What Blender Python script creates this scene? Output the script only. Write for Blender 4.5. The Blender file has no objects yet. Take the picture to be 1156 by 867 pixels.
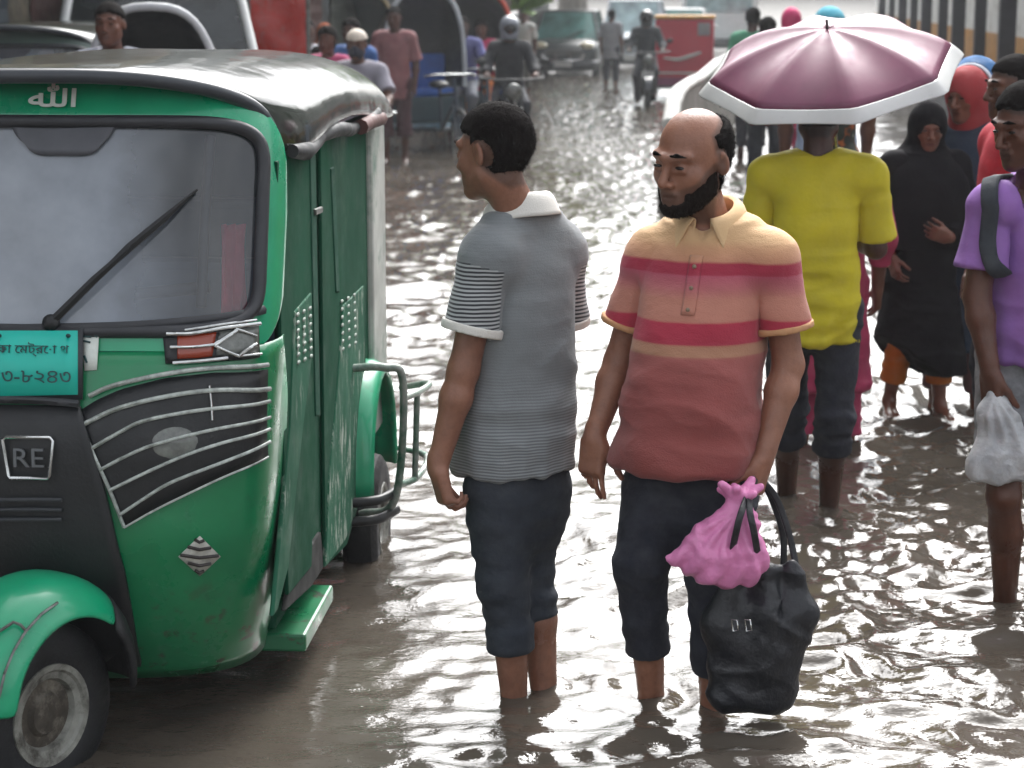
import bpy, bmesh, math, random
import numpy as np
from mathutils import Vector, Matrix

random.seed(7)
RNG = np.random.default_rng(11)
SC = bpy.context.scene
COL = SC.collection
PI = math.pi
R = math.radians

# ---------------------------------------------------------------- camera model (metres, water surface at z = 0)
CAM_H = 1.77
FPX = 2300.0                      # focal length in pixels of the 1156 px wide photograph
TILT = math.atan((433.5 + 2) / FPX)
CT, ST = math.cos(TILT), math.sin(TILT)
GROUND = -0.12                    # road under the flood water


def ray(px, py):
    u = (px - 578) / FPX
    v = (433.5 - py) / FPX
    return Vector((u, CT + v * ST, -ST + v * CT))


def G(px, py, z=0.0):
    r = ray(px, py)
    return Vector((0, 0, CAM_H)) + r * ((z - CAM_H) / r.z)


def at(px, py, Y):
    r = ray(px, py)
    return Vector((0, 0, CAM_H)) + r * (Y / r.y)


# ---------------------------------------------------------------- materials
def lin(h):
    h = h.lstrip('#')
    o = []
    for i in (0, 2, 4):
        c = int(h[i:i + 2], 16) / 255
        o.append(c / 12.92 if c <= 0.04045 else ((c + 0.055) / 1.055) ** 2.4)
    return tuple(o) + (1.0,)


MATS = {}


class NT:
    def __init__(self, name):
        self.m = bpy.data.materials.new(name)
        self.m.use_nodes = True
        self.t = self.m.node_tree
        self.b = self.t.nodes['Principled BSDF']
        self.out = self.t.nodes['Material Output']

    def n(self, kind, **kw):
        nd = self.t.nodes.new(kind)
        for k, v in kw.items():
            if k in nd.inputs:
                nd.inputs[k].default_value = v
            else:
                setattr(nd, k, v)
        return nd

    def l(self, a, b):
        self.t.links.new(a, b)

    def coords(self):
        return self.n('ShaderNodeTexCoord').outputs['Object']

    def mapped(self, scale=(1, 1, 1), rot=(0, 0, 0)):
        mp = self.n('ShaderNodeMapping')
        mp.inputs['Scale'].default_value = scale
        mp.inputs['Rotation'].default_value = rot
        self.l(self.coords(), mp.inputs['Vector'])
        return mp.outputs[0]

    def noise(self, scale, detail=4, rough=0.6, vec=None):
        nd = self.n('ShaderNodeTexNoise')
        nd.inputs['Scale'].default_value = scale
        nd.inputs['Detail'].default_value = detail
        nd.inputs['Roughness'].default_value = rough
        self.l(vec if vec is not None else self.coords(), nd.inputs['Vector'])
        return nd.outputs['Fac']

    def ramp(self, fac, stops, interp='LINEAR'):
        nd = self.n('ShaderNodeValToRGB')
        cr = nd.color_ramp
        cr.interpolation = interp
        while len(cr.elements) < len(stops):
            cr.elements.new(0.5)
        for e, (p, c) in zip(cr.elements, stops):
            e.position = p
            e.color = c
        self.l(fac, nd.inputs[0])
        return nd.outputs[0]

    def mix(self, fac, a, b, mode='MIX'):
        nd = self.n('ShaderNodeMix', data_type='RGBA', blend_type=mode)
        for v, i in ((fac, 0), (a, 6), (b, 7)):
            if isinstance(v, bpy.types.NodeSocket):
                self.l(v, nd.inputs[i])
            else:
                nd.inputs[i].default_value = v
        return nd.outputs[2]

    def math(self, op, a, b=0.0, c=0.0):
        nd = self.n('ShaderNodeMath', operation=op)
        for v, i in ((a, 0), (b, 1), (c, 2)):
            if isinstance(v, bpy.types.NodeSocket):
                self.l(v, nd.inputs[i])
            else:
                nd.inputs[i].default_value = v
        return nd.outputs[0]

    def bump(self, h, strength=0.3, dist=0.01):
        nd = self.n('ShaderNodeBump')
        nd.inputs['Strength'].default_value = strength
        nd.inputs['Distance'].default_value = dist
        self.l(h, nd.inputs['Height'])
        self.l(nd.outputs[0], self.b.inputs['Normal'])
        return nd


def mat(name, col, rough=0.6, metal=0.0, var=0.25, vscale=6.0, bump=0.0, bscale=40.0, coat=0.0, spec=0.5, dirt=None, dscale=5.0, damt=0.5, bdist=0.01):
    """Principled material with procedural colour variation, an optional second dirt colour and bump."""
    if name in MATS:
        return MATS[name]
    t = NT(name)
    c = lin(col) if isinstance(col, str) else col
    dk = tuple(x * (1 - var) for x in c[:3]) + (1,)
    lt = tuple(min(1, x * (1 + var * 0.6)) for x in c[:3]) + (1,)
    base = t.ramp(t.noise(vscale, 5), [(0.3, dk), (0.7, lt)])
    if dirt:
        msk = t.ramp(t.noise(dscale, 7, 0.7), [(0.62 - 0.3 * damt, (0, 0, 0, 1)), (0.80 - 0.25 * damt, (1, 1, 1, 1))])
        base = t.mix(msk, base, lin(dirt))
    t.l(base, t.b.inputs['Base Color'])
    t.b.inputs['Roughness'].default_value = rough
    rr = t.ramp(t.noise(vscale * 2.3, 4), [(0.3, (rough * 0.75,) * 3 + (1,)), (0.7, (min(1, rough * 1.25),) * 3 + (1,))])
    t.l(rr, t.b.inputs['Roughness'])
    t.b.inputs['Metallic'].default_value = metal
    t.b.inputs['Specular IOR Level'].default_value = spec
    t.b.inputs['Coat Weight'].default_value = coat
    if bump:
        t.bump(t.noise(bscale, 4), bump, bdist)
    MATS[name] = t.m
    return t.m


# ---------------------------------------------------------------- objects
def link(name, me, m=None, parent=None, loc=None, rz=None):
    o = bpy.data.objects.new(name, me)
    COL.objects.link(o)
    if m is not None:
        for x in (m if isinstance(m, (list, tuple)) else [m]):
            me.materials.append(x)
    if parent is not None:
        o.parent = parent
    if loc is not None:
        o.location = loc
    if rz is not None:
        o.rotation_euler = (0, 0, rz)
    return o


def tag(o, label=None, cat=None, group=None, kind=None):
    if label:
        o['label'] = label
    if cat:
        o['category'] = cat
    if group:
        o['group'] = group
    if kind:
        o['kind'] = kind
    return o


def empty(name, loc=(0, 0, 0), rz=0.0, label=None, cat=None, group=None):
    o = bpy.data.objects.new(name, None)
    COL.objects.link(o)
    o.empty_display_size = 0.1
    o.location = loc
    o.rotation_euler = (0, 0, rz)
    return tag(o, label, cat, group)


def children_of(o):
    return [c for c in COL.objects if c.parent == o]


def copy_tree(o, parent=None):
    c = o.copy()
    COL.objects.link(c)
    c.parent = parent
    for ch in children_of(o):
        copy_tree(ch, c)
    return c


class MB:
    """collects shapes into one mesh"""

    def __init__(self):
        self.v = []
        self.f = []

    def add(self, vs, fs):
        b = len(self.v)
        self.v += [tuple(p) for p in vs]
        self.f += [tuple(i + b for i in f) for f in fs]
        return self

    def box(self, c, size, M=None, taper=1.0):
        hx, hy, hz = size[0] / 2, size[1] / 2, size[2] / 2
        vs = []
        for z, k in ((-hz, 1.0), (hz, taper)):
            for x, y in ((-hx, -hy), (hx, -hy), (hx, hy), (-hx, hy)):
                p = Vector((x * k, y * k, z))
                if M is not None:
                    p = M @ p
                vs.append(p + Vector(c))
        return self.add(vs, [(3, 2, 1, 0), (4, 5, 6, 7), (0, 1, 5, 4), (1, 2, 6, 5), (2, 3, 7, 6), (3, 0, 4, 7)])

    def tube(self, path, r, seg=8, closed=False, flat=None):
        P = [Vector(p) for p in path]
        n = len(P)
        rs = list(r) if isinstance(r, (list, tuple)) else [r] * n
        vs, up = [], None
        for i, p in enumerate(P):
            if closed:
                d = P[(i + 1) % n] - P[i - 1]
            else:
                d = P[min(i + 1, n - 1)] - P[max(i - 1, 0)]
            d.normalize()
            if up is None:
                up = d.orthogonal().normalized() if flat is None else Vector(flat)
            a = (up - d * up.dot(d))
            a = a.normalized() if a.length > 1e-6 else d.orthogonal().normalized()
            up = a
            b = d.cross(a)
            for k in range(seg):
                t = 2 * PI * k / seg
                vs.append(p + (a * math.cos(t) + b * math.sin(t)) * rs[i])
        fs = []
        for i in range(n if closed else n - 1):
            j = (i + 1) % n
            for k in range(seg):
                k2 = (k + 1) % seg
                fs.append((i * seg + k, i * seg + k2, j * seg + k2, j * seg + k))
        if not closed:
            fs.append(tuple(range(seg - 1, -1, -1)))
            fs.append(tuple((n - 1) * seg + k for k in range(seg)))
        return self.add(vs, fs)

    def lathe(self, prof, seg=24, M=None, caps=True):
        vs, fs = [], []
        for r, z in prof:
            for k in range(seg):
                t = 2 * PI * k / seg
                p = Vector((r * math.cos(t), r * math.sin(t), z))
                vs.append(M @ p if M is not None else p)
        n = len(prof)
        for i in range(n - 1):
            for k in range(seg):
                k2 = (k + 1) % seg
                fs.append((i * seg + k, i * seg + k2, (i + 1) * seg + k2, (i + 1) * seg + k))
        if caps and prof[0][0] > 1e-4:
            fs.append(tuple(range(seg - 1, -1, -1)))
        if caps and prof[-1][0] > 1e-4:
            fs.append(tuple((n - 1) * seg + k for k in range(seg)))
        return self.add(vs, fs)

    def grid(self, P, closed_u=False, closed_v=False):
        nu, nv = len(P), len(P[0])
        vs = [p for row in P for p in row]
        fs = []
        for i in range(nu if closed_u else nu - 1):
            for j in range(nv if closed_v else nv - 1):
                i2, j2 = (i + 1) % nu, (j + 1) % nv
                fs.append((i * nv + j, i2 * nv + j, i2 * nv + j2, i * nv + j2))
        return self.add(vs, fs)

    def prism(self, poly, axis, a, b):
        """poly in the two other axes, extruded along axis from a to b"""
        n = len(poly)
        vs = []
        for t in (a, b):
            for p in poly:
                if axis == 'x':
                    vs.append((t, p[0], p[1]))
                elif axis == 'y':
                    vs.append((p[0], t, p[1]))
                else:
                    vs.append((p[0], p[1], t))
        fs = [tuple(range(n - 1, -1, -1)), tuple(range(n, 2 * n))]
        fs += [(i, (i + 1) % n, n + (i + 1) % n, n + i) for i in range(n)]
        return self.add(vs, fs)

    def ball(self, c, r, seg=16, rings=10, M=None):
        rr = r if isinstance(r, (tuple, list)) else (r, r, r)
        rows = []
        for i in range(rings + 1):
            th = PI * i / rings
            row = []
            for k in range(seg):
                ph = 2 * PI * k / seg
                p = Vector((rr[0] * math.sin(th) * math.cos(ph), rr[1] * math.sin(th) * math.sin(ph), rr[2] * math.cos(th)))
                row.append((M @ p if M is not None else p) + Vector(c))
            rows.append(row)
        return self.grid(rows, closed_v=True)

    def build(self, name, m, parent=None, smooth=None, bevel=0.0, solid=0.0, subsurf=0, loc=None, rz=None, seg=2, offset=0.0):
        me = bpy.data.meshes.new(name)
        me.from_pydata(self.v, [], self.f)
        bm = bmesh.new()
        bm.from_mesh(me)
        bmesh.ops.remove_doubles(bm, verts=bm.verts, dist=1e-5)
        bmesh.ops.recalc_face_normals(bm, faces=bm.faces)
        bm.to_mesh(me)
        bm.free()
        if smooth is not None:
            me.polygons.foreach_set('use_smooth', [True] * len(me.polygons))
            me.set_sharp_from_angle(angle=R(smooth))
        o = link(name, me, m, parent, loc, rz)
        if solid:
            md = o.modifiers.new('thick', 'SOLIDIFY')
            md.thickness = solid
            md.offset = offset
        if bevel:
            md = o.modifiers.new('round', 'BEVEL')
            md.width = bevel
            md.segments = seg
            md.limit_method = 'ANGLE'
            md.angle_limit = R(35)
        if subsurf:
            md = o.modifiers.new('soft', 'SUBSURF')
            md.levels = md.render_levels = subsurf
        return o


def text_mesh(body, size, extrude=0.001, bold=0.0):
    """(verts, faces) of a line of writing, in the x/z plane, centred, facing -y"""
    c = bpy.data.curves.new('txt', 'FONT')
    c.body = body
    c.size = size
    c.align_x = 'CENTER'
    c.align_y = 'CENTER'
    c.extrude = extrude
    c.offset = bold
    c.resolution_u = 3
    o = bpy.data.objects.new('txt', c)
    COL.objects.link(o)
    dg = bpy.context.evaluated_depsgraph_get()
    me = bpy.data.meshes.new_from_object(o.evaluated_get(dg))
    vs = [Vector((v.co.x, -v.co.z, v.co.y)) for v in me.vertices]
    fs = [tuple(p.vertices) for p in me.polygons]
    bpy.data.objects.remove(o)
    bpy.data.curves.remove(c)
    bpy.data.meshes.remove(me)
    return vs, fs


def resample(path, n):
    P = [np.array(p, float) for p in path]
    d = [0.0]
    for a, b in zip(P[:-1], P[1:]):
        d.append(d[-1] + np.linalg.norm(b - a))
    t = np.linspace(0, d[-1], n)
    A = np.array(P)
    return [tuple(np.interp(x, d, A[:, k]) for k in range(A.shape[1])) for x in t]


def smooth_path(pts, n=24):
    """Catmull-Rom through the points"""
    P = [Vector(p) for p in pts]
    P = [P[0] * 2 - P[1]] + P + [P[-1] * 2 - P[-2]]
    out = []
    segs = len(P) - 3
    for s in range(segs):
        p0, p1, p2, p3 = P[s:s + 4]
        k = max(2, n // segs)
        for i in range(k + (1 if s == segs - 1 else 0)):
            t = i / k
            out.append(0.5 * ((2 * p1) + (p2 - p0) * t + (2 * p0 - 5 * p1 + 4 * p2 - p3) * t * t + (3 * p1 - p0 - 3 * p2 + p3) * t ** 3))
    return out


# ---------------------------------------------------------------- noise
_TAB = np.random.default_rng(5).random((32, 32, 32)).astype(np.float32) * 2 - 1


def vnoise(p):
    """value noise in -1..1 at the rows of p (n,3)"""
    p = np.asarray(p, np.float32)
    i = np.floor(p).astype(np.int64)
    f = p - i
    f = f * f * (3 - 2 * f)
    i &= 31
    j = (i + 1) & 31
    x0, y0, z0 = i.T
    x1, y1, z1 = j.T
    fx, fy, fz = f.T
    a = _TAB[x0, y0, z0] * (1 - fx) + _TAB[x1, y0, z0] * fx
    b = _TAB[x0, y1, z0] * (1 - fx) + _TAB[x1, y1, z0] * fx
    c = _TAB[x0, y0, z1] * (1 - fx) + _TAB[x1, y0, z1] * fx
    d = _TAB[x0, y1, z1] * (1 - fx) + _TAB[x1, y1, z1] * fx
    a = a * (1 - fy) + b * fy
    c = c * (1 - fy) + d * fy
    return a * (1 - fz) + c * fz


def ridge(p):
    return 1 - 2 * np.abs(vnoise(p))


# ---------------------------------------------------------------- signed distance fields -> one continuous mesh
def _v(p):
    return np.array(p, np.float64)


class Field:
    def __init__(self, lo, hi, h):
        self.lo = _v(lo)
        self.h = h
        n = np.ceil((_v(hi) - self.lo) / h).astype(int) + 1
        self.ax = [(self.lo[i] + h * np.arange(n[i])).astype(np.float32) for i in range(3)]
        self.D = np.full(n, 1.0, np.float32)

    def put(self, lo, hi, fn, k=0.0, op='u'):
        pad = max(k, 0) + 3 * self.h
        s = []
        for i in range(3):
            a = int(np.searchsorted(self.ax[i], lo[i] - pad))
            b = int(np.searchsorted(self.ax[i], hi[i] + pad))
            if b <= a:
                return
            s.append(slice(a, b))
        x, y, z = np.meshgrid(self.ax[0][s[0]], self.ax[1][s[1]], self.ax[2][s[2]], indexing='ij', sparse=True)
        d = fn(x, y, z).astype(np.float32)
        D = self.D[tuple(s)]
        if op == 'u':
            a, b, sg = D, d, 1
        elif op == 'd':
            a, b, sg = -D, d, -1
        else:
            a, b, sg = -D, -d, -1
        if k > 0:
            hh = np.maximum(k - np.abs(a - b), 0) / k
            r = np.minimum(a, b) - hh * hh * k * 0.25
        else:
            r = np.minimum(a, b)
        self.D[tuple(s)] = r * sg

    def cap(self, a, b, ra, rb=None, k=0.02, op='u', flat=None, cut=None, M=None):
        a, b = _v(a), _v(b)
        rb = ra if rb is None else rb
        ba = b - a
        L2 = float(ba @ ba) + 1e-12
        r = max(ra, rb) * (1.0 if flat is None else max(1.0, flat[1]))
        lo, hi = np.minimum(a, b) - r, np.maximum(a, b) + r

        def fn(x, y, z):
            px, py, pz = x - a[0], y - a[1], z - a[2]
            t = np.clip((px * ba[0] + py * ba[1] + pz * ba[2]) / L2, 0, 1)
            qx, qy, qz = px - ba[0] * t, py - ba[1] * t, pz - ba[2] * t
            if flat is not None:
                n, sc = _v(flat[0]), flat[1]
                n = n / np.linalg.norm(n)
                w = (qx * n[0] + qy * n[1] + qz * n[2]) * (1 / sc - 1)
                qx, qy, qz = qx + n[0] * w, qy + n[1] * w, qz + n[2] * w
            d = np.sqrt(qx * qx + qy * qy + qz * qz) - (ra + (rb - ra) * t)
            if cut is not None:
                c, n = _v(cut[0]), _v(cut[1])
                n = n / np.linalg.norm(n)
                d = np.maximum(d, (x - c[0]) * n[0] + (y - c[1]) * n[1] + (z - c[2]) * n[2])
            return d
        self.put(lo, hi, fn, k, op)
        return self

    def ell(self, c, r, k=0.02, op='u', M=None, keep=None):
        """ellipsoid; M = 3x3 whose columns are its axes in the field's space; keep = list of (point, normal): only the negative side stays"""
        c, r = _v(c), _v(r)
        Mi = np.eye(3) if M is None else np.array(M, float).T
        m = float(max(r))

        def fn(x, y, z):
            px, py, pz = x - c[0], y - c[1], z - c[2]
            q = [(Mi[i, 0] * px + Mi[i, 1] * py + Mi[i, 2] * pz) for i in range(3)]
            k0 = np.sqrt(sum((q[i] / r[i]) ** 2 for i in range(3))) + 1e-9
            k1 = np.sqrt(sum((q[i] / r[i] ** 2) ** 2 for i in range(3))) + 1e-9
            d = k0 * (k0 - 1) / k1
            for kp in keep or ():
                d = np.maximum(d, kp(q[0], q[1], q[2]))
            return d
        self.put(c - m, c + m, fn, k, op)
        return self

    def loft(self, zs, rx, ry, cx=None, cy=None, n=2.3, k=0.03, op='u'):
        zs = _v(zs)
        cx = np.zeros(len(zs)) if cx is None else _v(cx)
        cy = np.zeros(len(zs)) if cy is None else _v(cy)
        rx, ry = _v(rx), _v(ry)
        zf = np.linspace(zs[0], zs[-1], 200)
        ker = np.hanning(25)
        ker /= ker.sum()

        def sm(v):
            f = np.interp(zf, zs, v)
            return np.convolve(np.pad(f, 12, mode='edge'), ker, 'valid')
        RX, RY, CX, CY = sm(rx), sm(ry), sm(cx), sm(cy)
        lo = (min(cx - rx), min(cy - ry), zs[0])
        hi = (max(cx + rx), max(cy + ry), zs[-1])

        def fn(x, y, z):
            a, b = np.interp(z, zf, RX), np.interp(z, zf, RY)
            u, w = np.interp(z, zf, CX), np.interp(z, zf, CY)
            d = ((np.abs((x - u) / a) ** n + np.abs((y - w) / b) ** n) ** (1 / n) - 1) * np.minimum(a, b)
            return np.maximum(d, np.maximum(z - zs[-1], zs[0] - z))
        self.put(lo, hi, fn, k, op)
        return self

    def rbox(self, c, half, rad, M=None, k=0.01, op='u'):
        c, hf = _v(c), _v(half)
        Mi = np.eye(3) if M is None else np.array(M, float).T
        m = float(np.linalg.norm(hf)) + rad

        def fn(x, y, z):
            px, py, pz = x - c[0], y - c[1], z - c[2]
            q = [np.abs(Mi[i, 0] * px + Mi[i, 1] * py + Mi[i, 2] * pz) - hf[i] for i in range(3)]
            out = np.sqrt(sum(np.maximum(v, 0) ** 2 for v in q))
            return out + np.minimum(np.maximum(q[0], np.maximum(q[1], q[2])), 0) - rad
        self.put(c - m, c + m, fn, k, op)
        return self

    def cutplane(self, c, n):
        """removes everything on the side n points to"""
        c, n = _v(c), _v(n) / np.linalg.norm(_v(n))
        x, y, z = np.meshgrid(*self.ax, indexing='ij', sparse=True)
        self.D = np.maximum(self.D, ((x - c[0]) * n[0] + (y - c[1]) * n[1] + (z - c[2]) * n[2]).astype(np.float32))
        return self

    def surface(self):
        D = self.D
        s = D < 0
        nx, ny, nz = D.shape
        cnt = np.zeros((nx - 1, ny - 1, nz - 1), np.int8)
        for i in (0, 1):
            for j in (0, 1):
                for k in (0, 1):
                    cnt += s[i:nx - 1 + i, j:ny - 1 + j, k:nz - 1 + k]
        act = np.argwhere((cnt > 0) & (cnt < 8))
        if not len(act):
            return np.zeros((0, 3)), np.zeros((0, 4), int)
        idx = np.full(cnt.shape, -1, np.int64)
        idx[tuple(act.T)] = np.arange(len(act))
        acc = np.zeros((len(act), 3))
        num = np.zeros(len(act))
        for ax in range(3):
            o1, o2 = [q for q in range(3) if q != ax]
            for u in (0, 1):
                for w in (0, 1):
                    a = act.copy()
                    a[:, o1] += u
                    a[:, o2] += w
                    b = a.copy()
                    b[:, ax] += 1
                    da, db = D[tuple(a.T)], D[tuple(b.T)]
                    cr = (da < 0) != (db < 0)
                    t = np.where(cr, da / np.where(cr, da - db, 1), 0)
                    p = a.astype(float)
                    p[:, ax] += t
                    acc[cr] += p[cr]
                    num[cr] += 1
        V = acc / num[:, None] * self.h + self.lo
        faces = []
        for ax in range(3):
            sl0, sl1 = [slice(None)] * 3, [slice(None)] * 3
            sl0[ax], sl1[ax] = slice(0, -1), slice(1, None)
            s0, s1 = s[tuple(sl0)], s[tuple(sl1)]
            e = np.argwhere(s0 != s1)
            o1, o2 = (ax + 1) % 3, (ax + 2) % 3
            ok = (e[:, o1] > 0) & (e[:, o2] > 0) & (e[:, o1] < D.shape[o1] - 1) & (e[:, o2] < D.shape[o2] - 1)
            e = e[ok]
            inside = s0[tuple(e.T)]
            q = []
            for u, w in ((-1, -1), (0, -1), (0, 0), (-1, 0)):
                c = e.copy()
                c[:, o1] += u
                c[:, o2] += w
                q.append(idx[tuple(c.T)])
            q = np.stack(q, 1)
            q[~inside] = q[~inside][:, ::-1]
            faces.append(q)
        return V, np.concatenate(faces)


def normals_of(V, Fc):
    a, b, c, d = (V[Fc[:, i]] for i in range(4))
    n = np.cross(c - a, d - b)
    N = np.zeros_like(V)
    for i in range(4):
        np.add.at(N, Fc[:, i], n)
    return N / (np.linalg.norm(N, axis=1, keepdims=True) + 1e-12)


def relax(V, Fc, it=1, w=0.5):
    for _ in range(it):
        S = np.zeros_like(V)
        C = np.zeros(len(V))
        for i in range(4):
            np.add.at(S, Fc[:, i], V[Fc[:, (i + 1) % 4]] + V[Fc[:, (i - 1) % 4]])
            np.add.at(C, Fc[:, i], 2)
        V = V * (1 - w) + w * S / np.maximum(C, 1)[:, None]
    return V


def quad_mesh(name, V, Fc, attrs=None):
    me = bpy.data.meshes.new(name)
    me.vertices.add(len(V))
    me.vertices.foreach_set('co', np.asarray(V, np.float32).ravel())
    me.loops.add(len(Fc) * 4)
    me.loops.foreach_set('vertex_index', np.asarray(Fc, np.int32).ravel())
    me.polygons.add(len(Fc))
    me.polygons.foreach_set('loop_start', np.arange(0, len(Fc) * 4, 4, dtype=np.int32))
    me.polygons.foreach_set('use_smooth', np.ones(len(Fc), bool))
    me.update(calc_edges=True)
    for k, a in (attrs or {}).items():
        at_ = me.attributes.new(k, 'FLOAT', 'POINT')
        at_.data.foreach_set('value', np.asarray(a, np.float32))
    me.validate()
    return me
EXPOSURE = 1.5
WATER_IOR = 1.46
WAVE = 2.3
SUN_E = 0.7
HAZE = 0.0013
# ================================================================ people
def rotm(yaw=0, pitch=0, roll=0):
    return np.array((Matrix.Rotation(yaw, 3, 'Z') @ Matrix.Rotation(pitch, 3, 'X') @ Matrix.Rotation(roll, 3, 'Y')))


SKIN = {}


def skin(tone):
    if tone in SKIN:
        return SKIN[tone]
    t = NT('skin_' + tone.lstrip('#'))
    c = lin(tone)
    dk = (c[0] * 0.72, c[1] * 0.68, c[2] * 0.68, 1)
    lt = (min(1, c[0] * 1.18), min(1, c[1] * 1.14), min(1, c[2] * 1.12), 1)
    col = t.ramp(t.noise(9, 6, 0.65), [(0.28, dk), (0.72, lt)])
    at_ = t.n('ShaderNodeAttribute', attribute_name='lip')
    col = t.mix(at_.outputs['Fac'], col, (c[0] * 0.55, c[1] * 0.36, c[2] * 0.40, 1))
    sb = t.n('ShaderNodeAttribute', attribute_name='stubble')
    col = t.mix(sb.outputs['Fac'], col, (c[0] * 0.35, c[1] * 0.38, c[2] * 0.42, 1))
    spots = t.ramp(t.noise(70, 5, .75), [(.30, (.70, .66, .64, 1)), (.55, (1, 1, 1, 1))])
    col = t.mix(.5, col, spots, 'MULTIPLY')
    t.l(col, t.b.inputs['Base Color'])
    sz = t.n('ShaderNodeSeparateXYZ')
    t.l(t.coords(), sz.inputs[0])
    wet = t.ramp(sz.outputs[2], [(.20, (.32, .32, .32, 1)), (.36, (1, 1, 1, 1))])
    rg_ = t.ramp(t.noise(22, 5, .7), [(.35, (.30, .30, .30, 1)), (.65, (.55, .55, .55, 1))])
    t.l(t.math('MULTIPLY', rg_, wet), t.b.inputs['Roughness'])
    t.b.inputs['Specular IOR Level'].default_value = 0.45
    t.bump(t.math('ADD', t.noise(160, 4, .7), t.math('MULTIPLY', t.noise(28, 4), 1.5)), 0.30, 0.004)
    SKIN[tone] = t.m
    return t.m


def hair_mat(name='hair_black', col='#14100f'):
    if name in MATS:
        return MATS[name]
    t = NT(name)
    c = lin(col)
    base = t.ramp(t.noise(160, 3, 0.7, t.mapped((1, 1, 0.25))), [(0.3, tuple(x * 0.5 for x in c[:3]) + (1,)), (0.75, tuple(x * 1.5 for x in c[:3]) + (1,))])
    t.l(base, t.b.inputs['Base Color'])
    t.b.inputs['Roughness'].default_value = 0.85
    t.b.inputs['Specular IOR Level'].default_value = 0.06
    t.bump(t.noise(220, 4, 0.7, t.mapped((1, 1, 0.3))), 0.6, 0.006)
    MATS[name] = t.m
    return t.m


DEF = dict(hipL=(.092, .005, .885), hipR=(-.092, .005, .885), kneeL=(.10, -.02, .49), kneeR=(-.10, -.02, .49),
           ankL=(.105, .02, .085), ankR=(-.105, .02, .085), shL=(.178, .012, 1.375), shR=(-.178, .012, 1.375),
           elL=(.225, .035, 1.10), elR=(-.225, .035, 1.10), wrL=(.225, -.035, .865), wrR=(-.225, -.035, .865),
           head=(0, -.02, 1.585), neck=(0, .02, 1.41))


def unit(v):
    v = _v(v)
    return v / (np.linalg.norm(v) + 1e-12)


def hand(F, wrist, fdir, palm, curl=(.5, .55, .6, .65), thumb=1.0, side=1, sc=1.0, spread=.11):
    """palm + four unequal bent fingers + a thumb leaving the side of the palm; side=+1: thumb on the f x palm side"""
    f = unit(fdir)
    n = unit(_v(palm) - f * float(_v(palm) @ f))
    s = np.cross(f, n) * side                     # towards the thumb
    w = _v(wrist)
    M = np.stack([s, f, n], 1)
    F.rbox(w + f * .050 * sc, (.026 * sc, .036 * sc, .004 * sc), .0125 * sc, M, k=.016)
    F.cap(w - f * .02, w + f * .03 * sc, .024 * sc, .024 * sc, k=.02, flat=(n, .8))
    F.ell(w + f * .035 * sc + s * .024 * sc + n * .008, (.016 * sc, .028 * sc, .014 * sc), .015, M=M)
    lens = (.070, .079, .073, .058)
    for i in range(4):
        off = (.0300, .0100, -.0100, -.0292)[i] * sc
        b = w + f * (.086, .090, .087, .080)[i] * sc + s * off
        ang = 0.0
        r0 = (.0078, .0081, .0077, .0067)[i] * sc
        dirv = unit(f + s * spread * (1.5 - i))
        p = b
        for q, fr in enumerate((.46, .30, .24)):
            ang += curl[i] * (0.75, 1.0, 0.8)[q]
            d = dirv * math.cos(ang) + n * math.sin(ang)
            e = p + d * lens[i] * fr * sc
            F.cap(p, e, r0 * (1 - .09 * q), r0 * (1 - .09 * (q + 1)), k=.004 if q else .010)
            p = e
    p = w + f * .028 * sc + s * .030 * sc + n * .006
    d1 = unit(f * .75 + s * .55 * thumb + n * .45)
    d2 = unit(f * .90 + s * .18 * thumb + n * .45)
    e = p + d1 * .040 * sc
    F.cap(p, e, .0125 * sc, .0108 * sc, k=.012)
    e2 = e + d2 * .031 * sc
    F.cap(e, e2, .0105 * sc, .0095 * sc, k=.004)
    F.cap(e2, e2 + unit(d2 + n * .25) * .022 * sc, .0095 * sc, .0078 * sc, k=.004)


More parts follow.
